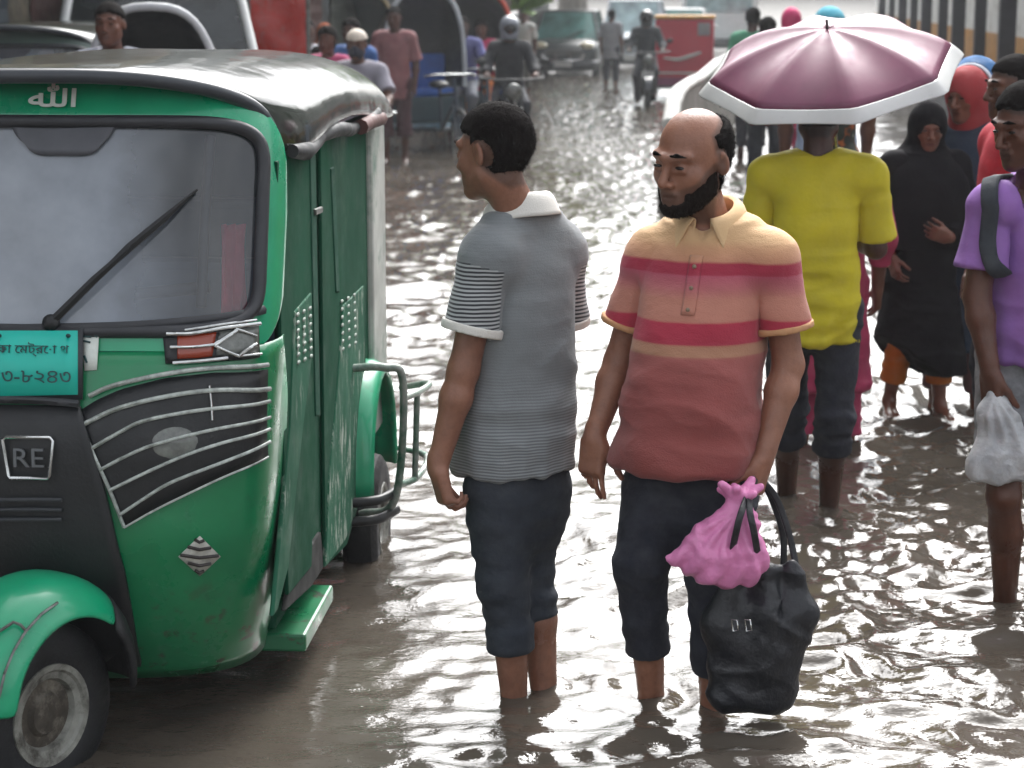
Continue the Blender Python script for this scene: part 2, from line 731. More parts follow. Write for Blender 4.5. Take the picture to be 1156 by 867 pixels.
def head_shape(F, c, M, fem=False, child=1.0, jaw=1.0, nose=1.0, ears=True):
    c = _v(c)
    s = child

    def P(x, y, z):
        return c + M @ (_v((x, y, z)) * s)

    def E(p, r, k, op='u', Mx=None):
        F.ell(P(*p), _v(r) * s, k * s, op, M=M if Mx is None else M @ Mx)

    E((0, .014, .028), (.0755, .095, .087), .02)
    E((0, -.022, -.038), (.060 * jaw, .066, .074), .035)
    E((0, -.040, -.070), (.045 * jaw, .048, .040), .03)
    E((0, -.076, -.099), (.019, .017, .016), .022)
    F.cap(P(.052 * jaw, .0, -.060), P(.014, -.070, -.102), .016 * s, .012 * s, .03 * s)
    F.cap(P(-.052 * jaw, .0, -.060), P(-.014, -.070, -.102), .016 * s, .012 * s, .03 * s)
    for q in (1, -1):
        E((q * .043, -.058, -.028), (.020, .020, .020), .025)
        F.cap(P(q * .048, -.072, .024), P(q * .012, -.090, .020), .009 * s, .010 * s, .018 * s)
    for q in (1, -1):
        E((q * .032, -.104, .000), (.017, .019, .010), .014, 'd')
    for q in (1, -1):
        E((q * .032, -.0765, .000), (.0145, .0125, .0115), .005)
        F.cap(P(q * .044, -.083, -.009), P(q * .020, -.087, -.010), .0035 * s, .0035 * s, .008 * s)
    F.cap(P(0, -.088, .010), P(0, -.113 * nose, -.034), .0075 * s, .0115 * s, .014 * s)
    for q in (1, -1):
        E((q * .0125, -.099, -.040), (.0085, .0105, .0075), .008)
    F.cap(P(-.019, -.088, -.0655), P(.019, -.088, -.0655), .0065 * s, .0065 * s, .010 * s)
    F.cap(P(-.016, -.087, -.0775), P(.016, -.087, -.0775), .0068 * s, .0068 * s, .009 * s)
    F.cap(P(-.024, -.0955, -.0712), P(.024, -.0955, -.0712), .0028 * s, .0028 * s, .004 * s, 'd')
    if ears:
        for q in (1, -1):
            Rx = np.array(Matrix.Rotation(q * -.35, 3, 'Z') @ Matrix.Rotation(.18, 3, 'X'))
            E((q * .079, .014, -.006), (.0085, .019, .031), .008, Mx=Rx)
            E((q * .088, .008, -.002), (.006, .010, .017), .006, 'd', Mx=Rx)


def make_person(label, loc, rz, s=1.0, res=.008, J=None, head=(0, 0, 0), tone='#7a4e3a', hair=None, beard=False, belly=0.0, girth=1.0,
                top=None, bottom=None, hands=None, veil=None, cat='person', group=None, lips=True, zoff=0.0, feet=None, jaw=1.0, shw=1.0, brow=True, headsize=1.0, stubble=0.0, noseless=1.0, seed=0, lean=0.0):
    P = {k: _v(v) for k, v in DEF.items()}
    base_z = GROUND + zoff
    ci, si = math.cos(-rz), math.sin(-rz)

    def W(v):                                      # world point -> this person's own unit frame
        x, y, z = v[0] - loc[0], v[1] - loc[1], v[2] - base_z
        return _v(((x * ci - y * si) / s, (x * si + y * ci) / s, z / s))
    for k, v in (J or {}).items():
        P[k] = W(v[1]) if isinstance(v[0], str) else _v(v)
    for q in 'LR':
        P['sh' + q][0] *= shw
    hm = rotm(*[R(a) for a in head])
    hc = P['head']
    allp = np.array(list(P.values()))
    lo = allp.min(0) - _v((.20, .22, .12))
    hi = allp.max(0) + _v((.20, .22, .16))
    lo[2] = min(P['ankL'][2], P['ankR'][2], P['kneeL'][2], P['hipL'][2]) - .12
    pel = (P['hipL'] + P['hipR']) / 2
    dz = pel[2] - .885
    cyo = pel[1] - .005
    cxo = pel[0]
    nk = P['neck']

    def lx(zs):
        return cxo + (nk[0] - cxo) * np.clip((_v(zs) - pel[2]) / (nk[2] - pel[2]), 0, 1.05)

    def ly(zs):
        return cyo + (nk[1] - .02 - cyo) * np.clip((_v(zs) - pel[2]) / (nk[2] - pel[2]), 0, 1.05)

    # ---------------------------------------------------- the body, one continuous surface
    B = Field(lo, hi, res)
    head_shape(B, hc, hm, jaw=jaw, nose=noseless, child=headsize)
    nt = hc + hm @ _v((0, .022, -.075))
    B.cap(nk + _v((0, .012, -.03)), nt, .060 * girth ** .5, .052 * girth ** .5, .03)
    zt = _v([.80, .90, .99, 1.10, 1.22, 1.32, 1.40]) + dz
    zt[-3:] = zt[-3:] - dz + (nk[2] - 1.41)
    zt = np.maximum.accumulate(zt + np.arange(7) * 1e-4)
    rxb = _v([.135, .145, .135, .135, .150, .150, .090]) * girth
    ryb = _v([.085, .095, .085, .085, .095, .090, .060]) * girth
    B.loft(zt, rxb, ryb, lx(zt), ly(zt) + .008, k=.04)
    for q, sg in (('L', 1), ('R', -1)):
        sh, el, wr = P['sh' + q], P['el' + q], P['wr' + q]
        B.cap(nk + _v((sg * .03, .0, -.03)), sh, .045, .048, .03)
        B.cap(sh, el, .047 * girth ** .5, .039, .02)
        mid = el + (wr - el) * .28
        B.cap(el, mid, .038, .041 * girth ** .3, .02)
        B.cap(mid, wr, .041 * girth ** .3, .0265, .02)
        hd = (hands or {}).get(q, {})
        fd = hd.get('dir', wr - el)
        pm = hd.get('palm', (-sg, .15, 0))
        o3 = _v((loc[0], loc[1], base_z))
        if len(fd) == 2:
            fd = W(o3 + _v(fd[1]))
        if len(pm) == 2:
            pm = W(o3 + _v(pm[1]))
        hand(B, wr, fd, pm, hd.get('curl', (.45, .5, .55, .6)), hd.get('thumb', 1.0), hd.get('side', -sg), sc=hd.get('sc', 1.0))
        hp, kn, an = P['hip' + q], P['knee' + q], P['ank' + q]
        B.cap(hp, kn, .075 * girth ** .7, .050, .03)
        cm = kn + (an - kn) * .33 + _v((0, .012, 0))
        B.cap(kn, cm, .047, .050, .02)
        B.cap(cm, an, .050, .033, .02)
        fdir = unit((feet or {}).get(q, (sg * .12, -1, 0)))
        hl = an + _v((0, 0, -.05)) - fdir * .03
        bl = an + fdir * .125 + _v((0, 0, -.062))
        B.cap(hl, bl, .032, .036, .03, flat=((0, 0, 1), .72))
        B.cap(an, bl - fdir * .03, .034, .028, .03)
        sd = np.cross(fdir, (0, 0, 1))
        if res < .0075:
            for i in range(5):
                b0 = bl + sd * (-.030 + .015 * i) * -sg
                B.cap(b0, b0 + fdir * (.058 - .006 * i), .012 - .0009 * i, .0095 - .0008 * i, .006)
        else:
            B.cap(bl, bl + fdir * .045, .033, .026, .02, flat=((0, 0, 1), .6))
    V, Fc = B.surface()
    loc_h = (V - hc) @ hm / headsize
    lip = np.exp(-((loc_h[:, 0] / .024) ** 4 + ((loc_h[:, 2] + .0715) / .0105) ** 4)) * (loc_h[:, 1] < -.07) * (1 if lips else 0)
    stb = np.clip(1 - np.abs(loc_h[:, 2] + .085) / .05, 0, 1) * (loc_h[:, 1] < .0) * stubble * (np.linalg.norm(loc_h, axis=1) < .16)
    if hair:
        lx_, ly_, lz_ = loc_h.T
        onhead = (lz_ > -.10) & (np.linalg.norm(loc_h, axis=1) < .16)
        if hair['kind'] == 'bald':
            gq = np.maximum(np.maximum(.006 - ly_ - .10 * lz_, lz_ - .082 - .45 * (ly_ - .05)), -.075 - lz_ + .30 * (ly_ - .06))
        else:
            gq = np.maximum(np.minimum(.052 - lz_ - .30 * (ly_ + .06), .008 - ly_ - .10 * (lz_ - .03)), np.maximum(.012 - ly_ - .9 * (lz_ + .035), -.092 - lz_ + .30 * (ly_ - .06)))
        ear = np.abs(lx_) > .082
        stb = np.maximum(stb, np.clip(.85 - gq / .014, 0, .85) * onhead * ~ear)
    if beard:
        gb = np.maximum(np.maximum(loc_h[:, 2] + .038 - .62 * (loc_h[:, 1] + .055), loc_h[:, 1] - .014), -.15 - loc_h[:, 2])
        stb = np.maximum(stb, np.clip(.8 - gb / .014, 0, .8) * (np.linalg.norm(loc_h, axis=1) < .17) * (loc_h[:, 1] < .03))
    me = quad_mesh('person', V * s, Fc, dict(lip=lip, stubble=stb))
    o = link('person', me, skin(tone), None, (loc[0], loc[1], base_z), rz)
    tag(o, label, cat, group)

    def child(name, Fd, m, disp=None, rel=0, attrs=None):
        V, Fc = Fd.surface()
        if not len(V):
            return None
        if rel:
            V = relax(V, Fc, rel)
        if disp is not None:
            V = V + normals_of(V, Fc) * disp(V)[:, None]
        return link(name, quad_mesh(name, V * s, Fc, {k: fn(V) for k, fn in (attrs or {}).items()}), m, o)

    # ---------------------------------------------------- face details
    for q in (1, -1):
        eb = MB().ball(tuple((hc + hm @ (_v((q * .0325, -.0862, .0005)) * headsize)) * s), [v * s * headsize for v in (.0125, .0055, .0046)], 14, 10, Matrix(hm.tolist()))
        eb.build('eye', mat('eye_dark', '#1c1412', rough=.15, var=.1), o, smooth=180)
    if brow and veil is None:
        for q in (1, -1):
            Fb = Field(hc - .13, hc + .13, min(res, .0045))
            Fb.cap(hc + hm @ (_v((q * .050, -.079, .025)) * headsize), hc + hm @ (_v((q * .032, -.0935, .0315)) * headsize), .003, .0050, .006)
            Fb.cap(hc + hm @ (_v((q * .032, -.0935, .0315)) * headsize), hc + hm @ (_v((q * .014, -.0965, .0295)) * headsize), .0050, .0035, .006)
            child('eyebrow', Fb, hair_mat())
    # ---------------------------------------------------- hair and beard: the head's own surface, thickened inside a region
    hs = headsize

    def shell(name, region, thick, m, rough, fine):
        Fs = Field(hc - .19, hc + .19, fine)
        head_shape(Fs, hc, hm, jaw=jaw, child=hs, ears=False)
        x, y, z = np.meshgrid(*Fs.ax, indexing='ij', sparse=True)
        px, py, pz = x - hc[0], y - hc[1], z - hc[2]
        q = [(hm[0, i] * px + hm[1, i] * py + hm[2, i] * pz) / hs for i in range(3)]
        g = region(*q)                              # below zero where hair grows
        gp = np.stack(np.broadcast_arrays(*q), -1).reshape(-1, 3)
        near = np.abs(g).ravel() < .03
        jag = np.zeros(g.size)
        jag[near] = .006 * vnoise(gp[near] * 90) + .004 * vnoise(gp[near] * 210)
        g = g + jag.reshape(g.shape)
        tt = np.clip(-g / .016, 0, 1)
        tt = tt * tt * (3 - 2 * tt)
        Fs.D = np.maximum(Fs.D + .004 - (thick + .004) * tt * hs, (g - .006)).astype(np.float32)
        ho = child(name, Fs, m, lambda V: rough * (vnoise(V * (130, 130, 70)) + .8 * vnoise(V * 48)), rel=1)
        if res < .0055 and ho:                       # short loose hairs all over, so that the outline is not hard
            me_ = ho.data
            n_ = len(me_.vertices)
            co_ = np.empty(n_ * 3, np.float32)
            me_.vertices.foreach_get('co', co_)
            no_ = np.empty(n_ * 3, np.float32)
            me_.vertices.foreach_get('normal', no_)
            co_, no_ = co_.reshape(-1, 3).astype(float), no_.reshape(-1, 3).astype(float)
            lh = (co_ / s - hc) @ hm / hs
            gg = region(lh[:, 0], lh[:, 1], lh[:, 2])
            idx_ = np.where(gg < -.001)[0]
            rg = np.random.default_rng(seed + n_)
            pick = rg.choice(idx_, 5200 if name == 'hair' else 3400)
            flow = (hm @ _v((0, .35, -.75)))[None, :] if name == 'hair' else (hm @ _v((0, -.25, -.9)))[None, :]
            d_h = no_[pick] * .55 + flow * .75 + rg.normal(0, .38, (len(pick), 3))
            d_h /= np.linalg.norm(d_h, axis=1, keepdims=True)
            L_ = rg.uniform(.005, .011 if name == 'hair' else .008, (len(pick), 1)) * s
            sd_ = np.cross(d_h, rg.normal(0, 1, (len(pick), 3)))
            sd_ /= np.linalg.norm(sd_, axis=1, keepdims=True)
            b0 = co_[pick] - no_[pick] * .002
            hv = np.concatenate([b0 - sd_ * .0005, b0 + sd_ * .0005, b0 + d_h * L_ + sd_ * .0002, b0 + d_h * L_ - sd_ * .0002])
            k_ = len(pick)
            hf = np.stack([np.arange(k_), np.arange(k_) + k_, np.arange(k_) + 2 * k_, np.arange(k_) + 3 * k_], 1)
            MBh = quad_mesh('strands', hv, hf)
            so_ = link('hair_strands' if name == 'hair' else 'beard_strands', MBh, m, ho)

    if hair:
        def r_short(x, y, z):
            p1 = .052 + hair.get('line', 0.0) - z - .30 * (y + .06)
            p2 = .008 - y - .10 * (z - .03)
            p3 = np.where((np.abs(x) > .05), -.018 - y + .0 * z, 1) + np.where(z < -.02, .2, 0)      # sideburns
            d = np.minimum(np.minimum(p1, p2), p3)
            ear = .030 - np.sqrt((y - .014) ** 2 + (z + .004) ** 2)
            d = np.maximum(d, np.where(np.abs(x) > .05, ear, -1))
            d = np.maximum(d, .012 - y - .9 * (z + .035))
            return np.maximum(d, -.092 - z + .30 * (y - .06))

        def r_bald(x, y, z):
            d = .006 - y - .10 * z
            d = np.maximum(d, z - .082 - .45 * (y - .05))
            ear = .028 - np.sqrt((y - .014) ** 2 + (z + .004) ** 2)
            d = np.maximum(d, np.where(np.abs(x) > .05, ear, -1))
            return np.maximum(d, -.075 - z + .30 * (y - .06))
        r_full = lambda x, y, z: np.maximum(np.minimum(.045 - z - .3 * (y + .06), -.01 - y - .1 * z), -.10 - z)
        shell('hair', dict(short=r_short, bald=r_bald, full=r_full)[hair['kind']], hair.get('thick', .010), hair.get('mat') or hair_mat(), .0014, min(res, .006))
    if beard:
        def r_beard(x, y, z):
            d = z + .046 - .60 * (y + .055)
            d = np.minimum(d, np.maximum(np.abs(x) - .034, np.maximum(z + .050, -.070 - z)))
            lipm = .0115 - np.sqrt((x * .42) ** 2 + (z + .0715) ** 2)
            d = np.maximum(d, np.where(y < -.07, lipm, -1))
            return np.maximum(np.maximum(d, y - .014), -.135 - z)
        shell('beard', r_beard, .0045, hair_mat('beard_dark', '#1c1613'), .0014, .0042)

    # ---------------------------------------------------- trousers, skirt
    if bottom:
        ba, bb = lo.copy(), hi.copy()
        bb[2] = pel[2] + .28
        Fb = Field(ba, bb, max(res, .005))
        lw = bottom.get('loose', 1.0)
        zz = _v([-.14, -.06, .02, .11, .20]) + pel[2]
        Fb.loft(zz, _v([.115, .152, .158, .138, .118]) * girth, _v([.070, .105, .113, .094, .080]) * girth, lx(zz), ly(zz) + .008, k=.06)
        for q, sg in (('L', 1), ('R', -1)):
            hp, kn, an = P['hip' + q], P['knee' + q], P['ank' + q]
            cz = bottom['cuff' + q] if 'cuff' + q in bottom else bottom['cuff']
            if cz > kn[2]:
                t = (hp[2] - cz) / (hp[2] - kn[2])
                ce = hp + (kn - hp) * t
                Fb.cap(hp, ce + unit(kn - hp) * .06, .092 * lw * girth ** .7, .078 * lw, .035, cut=(ce, unit(kn - hp)))
            else:
                Fb.cap(hp, kn, .091 * lw * girth ** .7, .067 * lw, .05)
                t = (kn[2] - cz) / (kn[2] - an[2])
                ce = kn + (an - kn) * t + _v((0, .008, 0))
                Fb.cap(kn, ce + unit(an - kn) * .06, .067 * lw, bottom.get('end', .064) * lw, .03, cut=(ce, unit(an - kn)))
                if bottom.get('roll'):
                    Fb.cap(ce - unit(an - kn) * .045, ce + unit(an - kn) * .06, bottom.get('end', .064) * lw + .006, bottom.get('end', .064) * lw + .004, .004, cut=(ce, unit(an - kn)))
        amp = bottom.get('fold', .007)

        def dis(V):
            kz = .6 * np.exp(-((V[:, 2] - P['kneeL'][2]) / .13) ** 2) + .55
            w = ridge(V * (7, 7, 17) + seed) * .6 + vnoise(V * (16, 16, 30) + seed) * .45 + ridge(np.c_[V[:, 0] * 5 + V[:, 2] * 5, V[:, 1] * 5, V[:, 2] * 9] + seed + 7) * .7
            cf = bottom.get('cuff', bottom.get('cuffL', .2))
            rings = np.sin(V[:, 2] * 105 + 5 * vnoise(V * 8 + seed)) * (np.exp(-((V[:, 2] - cf - .08) / .07) ** 2) + .6 * np.exp(-((V[:, 2] - P['kneeL'][2] + .02) / .06) ** 2) + .6 * np.exp(-((V[:, 2] - pel[2] + .06) / .06) ** 2)) * (.5 + .5 * vnoise(V * 11 + seed + 2))
            return amp * (kz * w + .75 * rings)
        child(bottom.get('name', 'trousers'), Fb, bottom['mat'], dis, rel=1)

    # ---------------------------------------------------- shirt, dress
    if top:
        hem = top['hem']
        loose = top.get('loose', .014)
        ta, tb = lo.copy(), hi.copy()
        ta[2] = hem - .03
        tb[2] = nk[2] + .10
        Ft = Field(ta, tb, max(res, .005))
        zs = _v([.78, .90, .99, 1.09, 1.20, 1.29, 1.365, 1.42])
        rx = _v([.150, .156, .149, .145, .150, .153, .142, .080]) * girth + loose
        ry = _v([.110, .120, .116, .113, .118, .114, .092, .062]) * girth + loose * .8
        bl = np.exp(-((zs - 1.02) / .14) ** 2) * belly
        zs = zs + dz
        zs[-4:] = zs[-4:] - dz + (nk[2] - 1.41)
        zs = np.maximum.accumulate(zs + np.arange(8) * 1e-4)
        if top.get('flare'):
            zs = np.r_[hem - .02, zs]
            rx = np.r_[.155 * girth + top['flare'], rx]
            ry = np.r_[.12 * girth + top['flare'] * .8, ry]
            bl = np.r_[0, bl]
        else:
            zs = np.r_[min(hem - .02, zs[0] - .02), zs]
            rx, ry, bl = np.r_[rx[0], rx], np.r_[ry[0], ry], np.r_[bl[0], bl]
        Ft.loft(zs, rx + bl * .18, ry + bl * .6, lx(zs), ly(zs) + .008 - bl * .5, n=2.35, k=.04)
        Fs_ = Field(ta, tb, max(res, .005))
        for q, sg in (('L', 1), ('R', -1)):
            sh, el, wr = P['sh' + q], P['el' + q], P['wr' + q]
            Ft.cap(nk + _v((sg * .035, .004, .012)), sh + _v((-sg * .02, 0, .012)), .048, .056, .05)
            Ft.cap(nk + _v((sg * .06, .0, -.05)), sh + _v((-sg * .02, 0, -.02)), .058, .056, .05)
            fr = top.get('sleeve', .75)
            if fr <= 1:
                e = sh + (el - sh) * fr
                d = unit(el - sh)
                r1 = top.get('sr', .074)
                Fs_.cap(sh + d * .02, e + d * .08, .062, r1 + .004, .0, cut=(e, d))
            else:
                Fs_.cap(sh, el, .066, top.get('sr', .058), .02)
                e = el + (wr - el) * (fr - 1)
                d = unit(wr - el)
                Fs_.cap(el, e + d * .05, top.get('sr', .058), .046, .03, cut=(e, d))
        c_ = np.abs(Ft.D - Fs_.D)
        zz_ = Ft.ax[2][None, None, :]
        arm_ = np.clip((P['shL'][2] - .035 - zz_) / .07, 0, 1)
        kk_ = .020 + .045 * (1 - arm_)
        hh_ = np.maximum(kk_ - c_, 0) / kk_
        Ft.D = (np.minimum(Ft.D, Fs_.D) - hh_ * hh_ * kk_ * .25 + .0075 * arm_ * np.exp(-(c_ / .011) ** 2)).astype(np.float32)
        Ft.cutplane((0, 0, hem), top.get('hemn', (0, 0, -1)))
        # neck opening
        Ft.cap(nk + _v((0, -.006, .015)), nt + _v((0, -.02, .08)), .064, .085, .012, 'd')
        if top.get('collar'):
            Ft.cap(nk + _v((0, -.085, .05)), nk + _v((0, -.150, -.055)), .050, .010, .006, 'd')
        amp = top.get('fold', .008)
        elz = P['elL'][2]

        def slv(V):
            d = np.full(len(V), 9.0)
            for q in 'LR':
                a, b = P['sh' + q], P['el' + q]
                ba_ = b - a
                t = ((V - a) @ ba_) / (ba_ @ ba_)
                rr = np.linalg.norm(V - a - np.clip(t, 0, 1.2)[:, None] * ba_, axis=1)
                d = np.minimum(d, np.where((t > .10) & (t < top.get('sleeve', .75) + .04), rr, 9))
            ins = np.abs(V[:, 0] - lx(V[:, 2])) < np.interp(V[:, 2], zs, rx) * .93
            return ((d < .1) & ~ins).astype(float)
        def dist_(V):
            lowz = np.clip((P['shL'][2] - .05 - V[:, 2]) / .35, .3, 1.1)
            w = ridge(np.c_[V[:, 0] * 5 + V[:, 2] * 3, V[:, 1] * 5, V[:, 2] * 9] + seed) * .65 + vnoise(V * (10, 10, 20) + seed) * .4 + ridge(np.c_[V[:, 0] * 4 - V[:, 2] * 6, V[:, 1] * 4, V[:, 2] * 7] + seed + 3) * .6 + ridge(np.c_[V[:, 0] * 8 + V[:, 2] * 9, V[:, 1] * 8, V[:, 2] * 17] + seed + 9) * .38
            phi = np.arctan2(V[:, 0] - lx(V[:, 2]), -(V[:, 1] - ly(V[:, 2])))
            hemf = np.clip(1 - (V[:, 2] - hem) / .28, 0, 1) ** 1.5
            drape = np.sin(phi * 7 + 2.2 * vnoise(V * 4 + seed) + seed) * .6 + np.sin(phi * 13 + 3 * vnoise(V * 5 + seed + 5)) * .35
            return amp * lowz * w + .55 * amp * drape * hemf * (slv(V) < .5)

        so = child(top.get('name', 'shirt'), Ft, top['mat'], dist_, rel=2, attrs=dict(sleeve=slv))
        if top.get('placket') and so:
            co = np.empty(len(so.data.vertices) * 3, np.float32)
            so.data.vertices.foreach_get('co', co)
            co = co.reshape(-1, 3) / s
            rows, ctr = [], []
            for z in np.linspace(nk[2] - .055, nk[2] - .20, 12):
                xm = float(lx(z))
                row = []
                for dx in (-.017, -.012, 0, .012, .017):
                    k_ = np.where((np.abs(co[:, 2] - z) < .008) & (np.abs(co[:, 0] - xm - dx) < .008))[0]
                    y = co[k_, 1].min() if len(k_) else -.12
                    row.append(Vector((xm + dx, y - (.0022 if abs(dx) < .015 else .0), z)) * s)
                rows.append(row)
            pk_ = MB().grid(rows).build('placket', top['mat'], o, smooth=60, solid=.002)
            for i in (2, 6, 10):
                MB().ball(rows[i][2] + Vector((0, -.003, 0)), (.0055, .0025, .0055), 10, 6).build('button', mat('pale_button', '#8d7a66', rough=.3), pk_, smooth=60)
        if top.get('cuffm'):
            for q in 'LR':
                sh, el = P['sh' + q], P['el' + q]
                d = unit(el - sh)
                e = sh + (el - sh) * top.get('sleeve', .75)
                Fq = Field(e - .13, e + .13, max(res, .0045))
                r1 = top.get('sr', .074) + .006
                Fq.cap(e - d * .05, e + d * .05, r1, r1, 0, cut=(e + d * .004, d))
                Fq.cutplane(e - d * top.get('cuffw', .022), -d)
                child('sleeve_cuff', Fq, top['cuffm'], lambda V: .0015 * vnoise(V * 30))
        if top.get('collar'):
            rows = []
            n = 46
            ax = unit(nt - nk + _v((0, .01, .05)))
            op = top.get('open', .35)
            for i in range(n + 1):
                ph = op + (2 * PI - 2 * op) * i / n             # measured from the front (-y)
                e = _v((math.sin(ph), -math.cos(ph), 0))
                fr = abs(math.cos(ph / 2)) ** 3                 # 1 at the front
                c0 = nk + _v((0, -.010, .032)) * (1 - fr) + _v((0, -.016, -.012)) * fr
                k_ = top.get('collar_r', .070)
                pr = [(k_ + .004, .004), (k_ - .006, .026), (k_ - .008, .046 - .004 * fr), (k_ + .004, .050 - .006 * fr), (k_ + .018, .034), (k_ + .030 + .004 * fr, .006 - .030 * fr), (k_ + .036 + .006 * fr, -.008 - .036 * fr)]
                pr = resample(pr, 13)
                rw = []
                for q_, (r, h) in enumerate(pr):
                    ph2 = ph + math.copysign(.42 * max(0, (q_ - 5) / 7) * fr ** 3, math.pi - ph)
                    e = _v((math.sin(ph2), -math.cos(ph2), 0))
                    rw.append(tuple((c0 + e * r + _v((0, 0, h))) * s))
                rows.append(rw)
            m = MB().grid(rows)
            m.build('collar', top.get('collarm') or top['mat'], o, smooth=60, solid=.004 * s)
    if veil:
        veil(o, child, P, hc, hm, nk, lo, hi, res, s)
    o['_W'] = 0
    del o['_W']
    return o
# ================================================================ camera, light, sky
cam = bpy.data.cameras.new('camera')
cam.sensor_width = 36
cam.lens = FPX / 1156 * 36
cam.clip_end = 3000
cam.dof.use_dof = True
cam.dof.focus_distance = 5.0
cam.dof.aperture_fstop = 5.6
co = bpy.data.objects.new('camera', cam)
COL.objects.link(co)
co.location = (0, 0, CAM_H)
co.rotation_euler = (PI / 2 - TILT, 0, 0)
SC.camera = co

SUN_EL, SUN_AZ = R(48), R(12)            # azimuth from +y (straight ahead) towards +x
w = bpy.data.worlds.new('World')
SC.world = w
w.use_nodes = True
nt_ = w.node_tree
sky = nt_.nodes.new('ShaderNodeTexSky')
sky.sky_type = 'NISHITA'
sky.sun_disc = False
sky.sun_elevation = SUN_EL
sky.sun_rotation = SUN_AZ
sky.air_density = 1.0
sky.dust_density = 6.0
sky.ozone_density = 1.0
hs_ = nt_.nodes.new('ShaderNodeHueSaturation')
hs_.inputs['Saturation'].default_value = 0.16        # an overcast sky is nearly grey
nt_.links.new(sky.outputs[0], hs_.inputs['Color'])
# cloud deck: broken brighter and darker banks
tcw = nt_.nodes.new('ShaderNodeTexCoord')
mpw = nt_.nodes.new('ShaderNodeMapping')
mpw.inputs['Scale'].default_value = (1, 1, 2.2)
nt_.links.new(tcw.outputs['Generated'], mpw.inputs['Vector'])
nzw = nt_.nodes.new('ShaderNodeTexNoise')
nzw.inputs['Scale'].default_value = 2.6
nzw.inputs['Detail'].default_value = 6
nt_.links.new(mpw.outputs[0], nzw.inputs['Vector'])
rpw = nt_.nodes.new('ShaderNodeValToRGB')
rpw.color_ramp.elements[0].position = .32
rpw.color_ramp.elements[0].color = (.72, .74, .78, 1)
rpw.color_ramp.elements[1].position = .68
rpw.color_ramp.elements[1].color = (1.25, 1.25, 1.24, 1)
nt_.links.new(nzw.outputs['Fac'], rpw.inputs[0])
mxw = nt_.nodes.new('ShaderNodeMix')
mxw.data_type = 'RGBA'
mxw.blend_type = 'MULTIPLY'
mxw.inputs[0].default_value = 1
nt_.links.new(hs_.outputs[0], mxw.inputs[6])
nt_.links.new(rpw.outputs[0], mxw.inputs[7])
bgw = nt_.nodes['Background']
bgw.inputs['Strength'].default_value = 0.15
nt_.links.new(mxw.outputs[2], bgw.inputs['Color'])

sun = bpy.data.lights.new('sun', 'SUN')
sun.energy = SUN_E
sun.angle = R(50)
sun.color = (1.0, .98, .95)
so = bpy.data.objects.new('sun', sun)
COL.objects.link(so)
d_ = Vector((math.sin(SUN_AZ) * math.cos(SUN_EL), math.cos(SUN_AZ) * math.cos(SUN_EL), math.sin(SUN_EL)))
so.rotation_euler = d_.to_track_quat('Z', 'Y').to_euler()
so.location = d_ * 60

SC.view_settings.view_transform = 'Standard'
SC.view_settings.look = 'None'
SC.view_settings.gamma = 1
SC.view_settings.exposure = EXPOSURE
SC.cycles.max_bounces = 8
SC.cycles.glossy_bounces = 4
SC.cycles.transmission_bounces = 4
SC.cycles.transparent_max_bounces = 8
SC.cycles.caustics_reflective = False
SC.cycles.caustics_refractive = False
SC.cycles.use_denoising = True

# ================================================================ road and flood water
t = NT('wet_road')
t.l(t.ramp(t.noise(2.0, 8), [(0.3, (.035, .032, .03, 1)), (0.7, (.07, .065, .06, 1))]), t.b.inputs['Base Color'])
t.b.inputs['Roughness'].default_value = .7
t.bump(t.noise(30, 6), .4)
m = MB()
m.add([(-400, -60, GROUND), (400, -60, GROUND), (400, 900, GROUND), (-400, 900, GROUND)], [(0, 1, 2, 3)])
tag(m.build('road', t.m), kind='structure')


def water_height(X, Y):
    """metres; broad swell, chop and fine crests, with rings round what wades in it"""
    n = X.size
    p = np.stack([X.ravel(), Y.ravel(), np.zeros(n)], 1)
    wx = vnoise(p * .9 + 3.1) * .35
    wy = vnoise(p * .9 + 11.7) * .35
    q = p.copy()
    q[:, 0] += wx
    q[:, 1] += wy
    calm = .35 + .65 * np.clip(.5 + 1.1 * vnoise(np.c_[q[:, 0] * .8, q[:, 1] * .8, 0 * q[:, 0] + 5.5]) + .35, 0, 1)
    z0 = 0 * q[:, 0]
    h = .0066 * vnoise(np.c_[q[:, 0] * 1.5, q[:, 1] * 2.3, z0 + 1.3])
    for (fx, fy, am, ro, of) in ((3.4, 5.2, .0074, .35, 2.7), (6.0, 9.0, .0064, -.30, 7.7), (11.0, 16.0, .0046, .15, 9.1)):
        c_, s_ = math.cos(ro), math.sin(ro)
        u, v_ = q[:, 0] * c_ + q[:, 1] * s_, -q[:, 0] * s_ + q[:, 1] * c_
        h += am * ridge(np.c_[u * fx + of, v_ * fy, z0 + of]) * calm
    h += .0023 * vnoise(np.c_[q[:, 0] * 20 + 4, q[:, 1] * 32, z0 + 4.4]) * calm
    # one to two wave trains crossing the street
    for (dx, dy, k, a, s_) in ((.45, .89, 19, .0032, 1), (-.60, .80, 27, .0026, 2), (.2, .98, 46, .0012, 3)):
        env = np.clip(.5 + 1.2 * vnoise(p * .7 + s_ * 7.3), 0, 1)
        h += a * np.sin(k * (q[:, 0] * dx + q[:, 1] * dy) + 5 * vnoise(p * .8 + s_)) * env
    for (cx, cy, a, k) in WADERS:
        r = np.hypot(p[:, 0] - cx, p[:, 1] - cy)
        rn = r + .035 * vnoise(p * 5 + cx)
        h += .75 * a * np.sin(rn * k * 1.3) * np.exp(-r / .22) * (r > .03) * (.55 + .9 * vnoise(p * 3.3 + cy))
    lee = np.exp(-(((p[:, 0] + .95) / .85) ** 4)) * np.clip((8.2 - p[:, 1]) / 2.0, 0, 1)     # sheltered water along the three-wheeler
    h *= WAVE * (1 - .72 * lee)
    return h.reshape(X.shape)


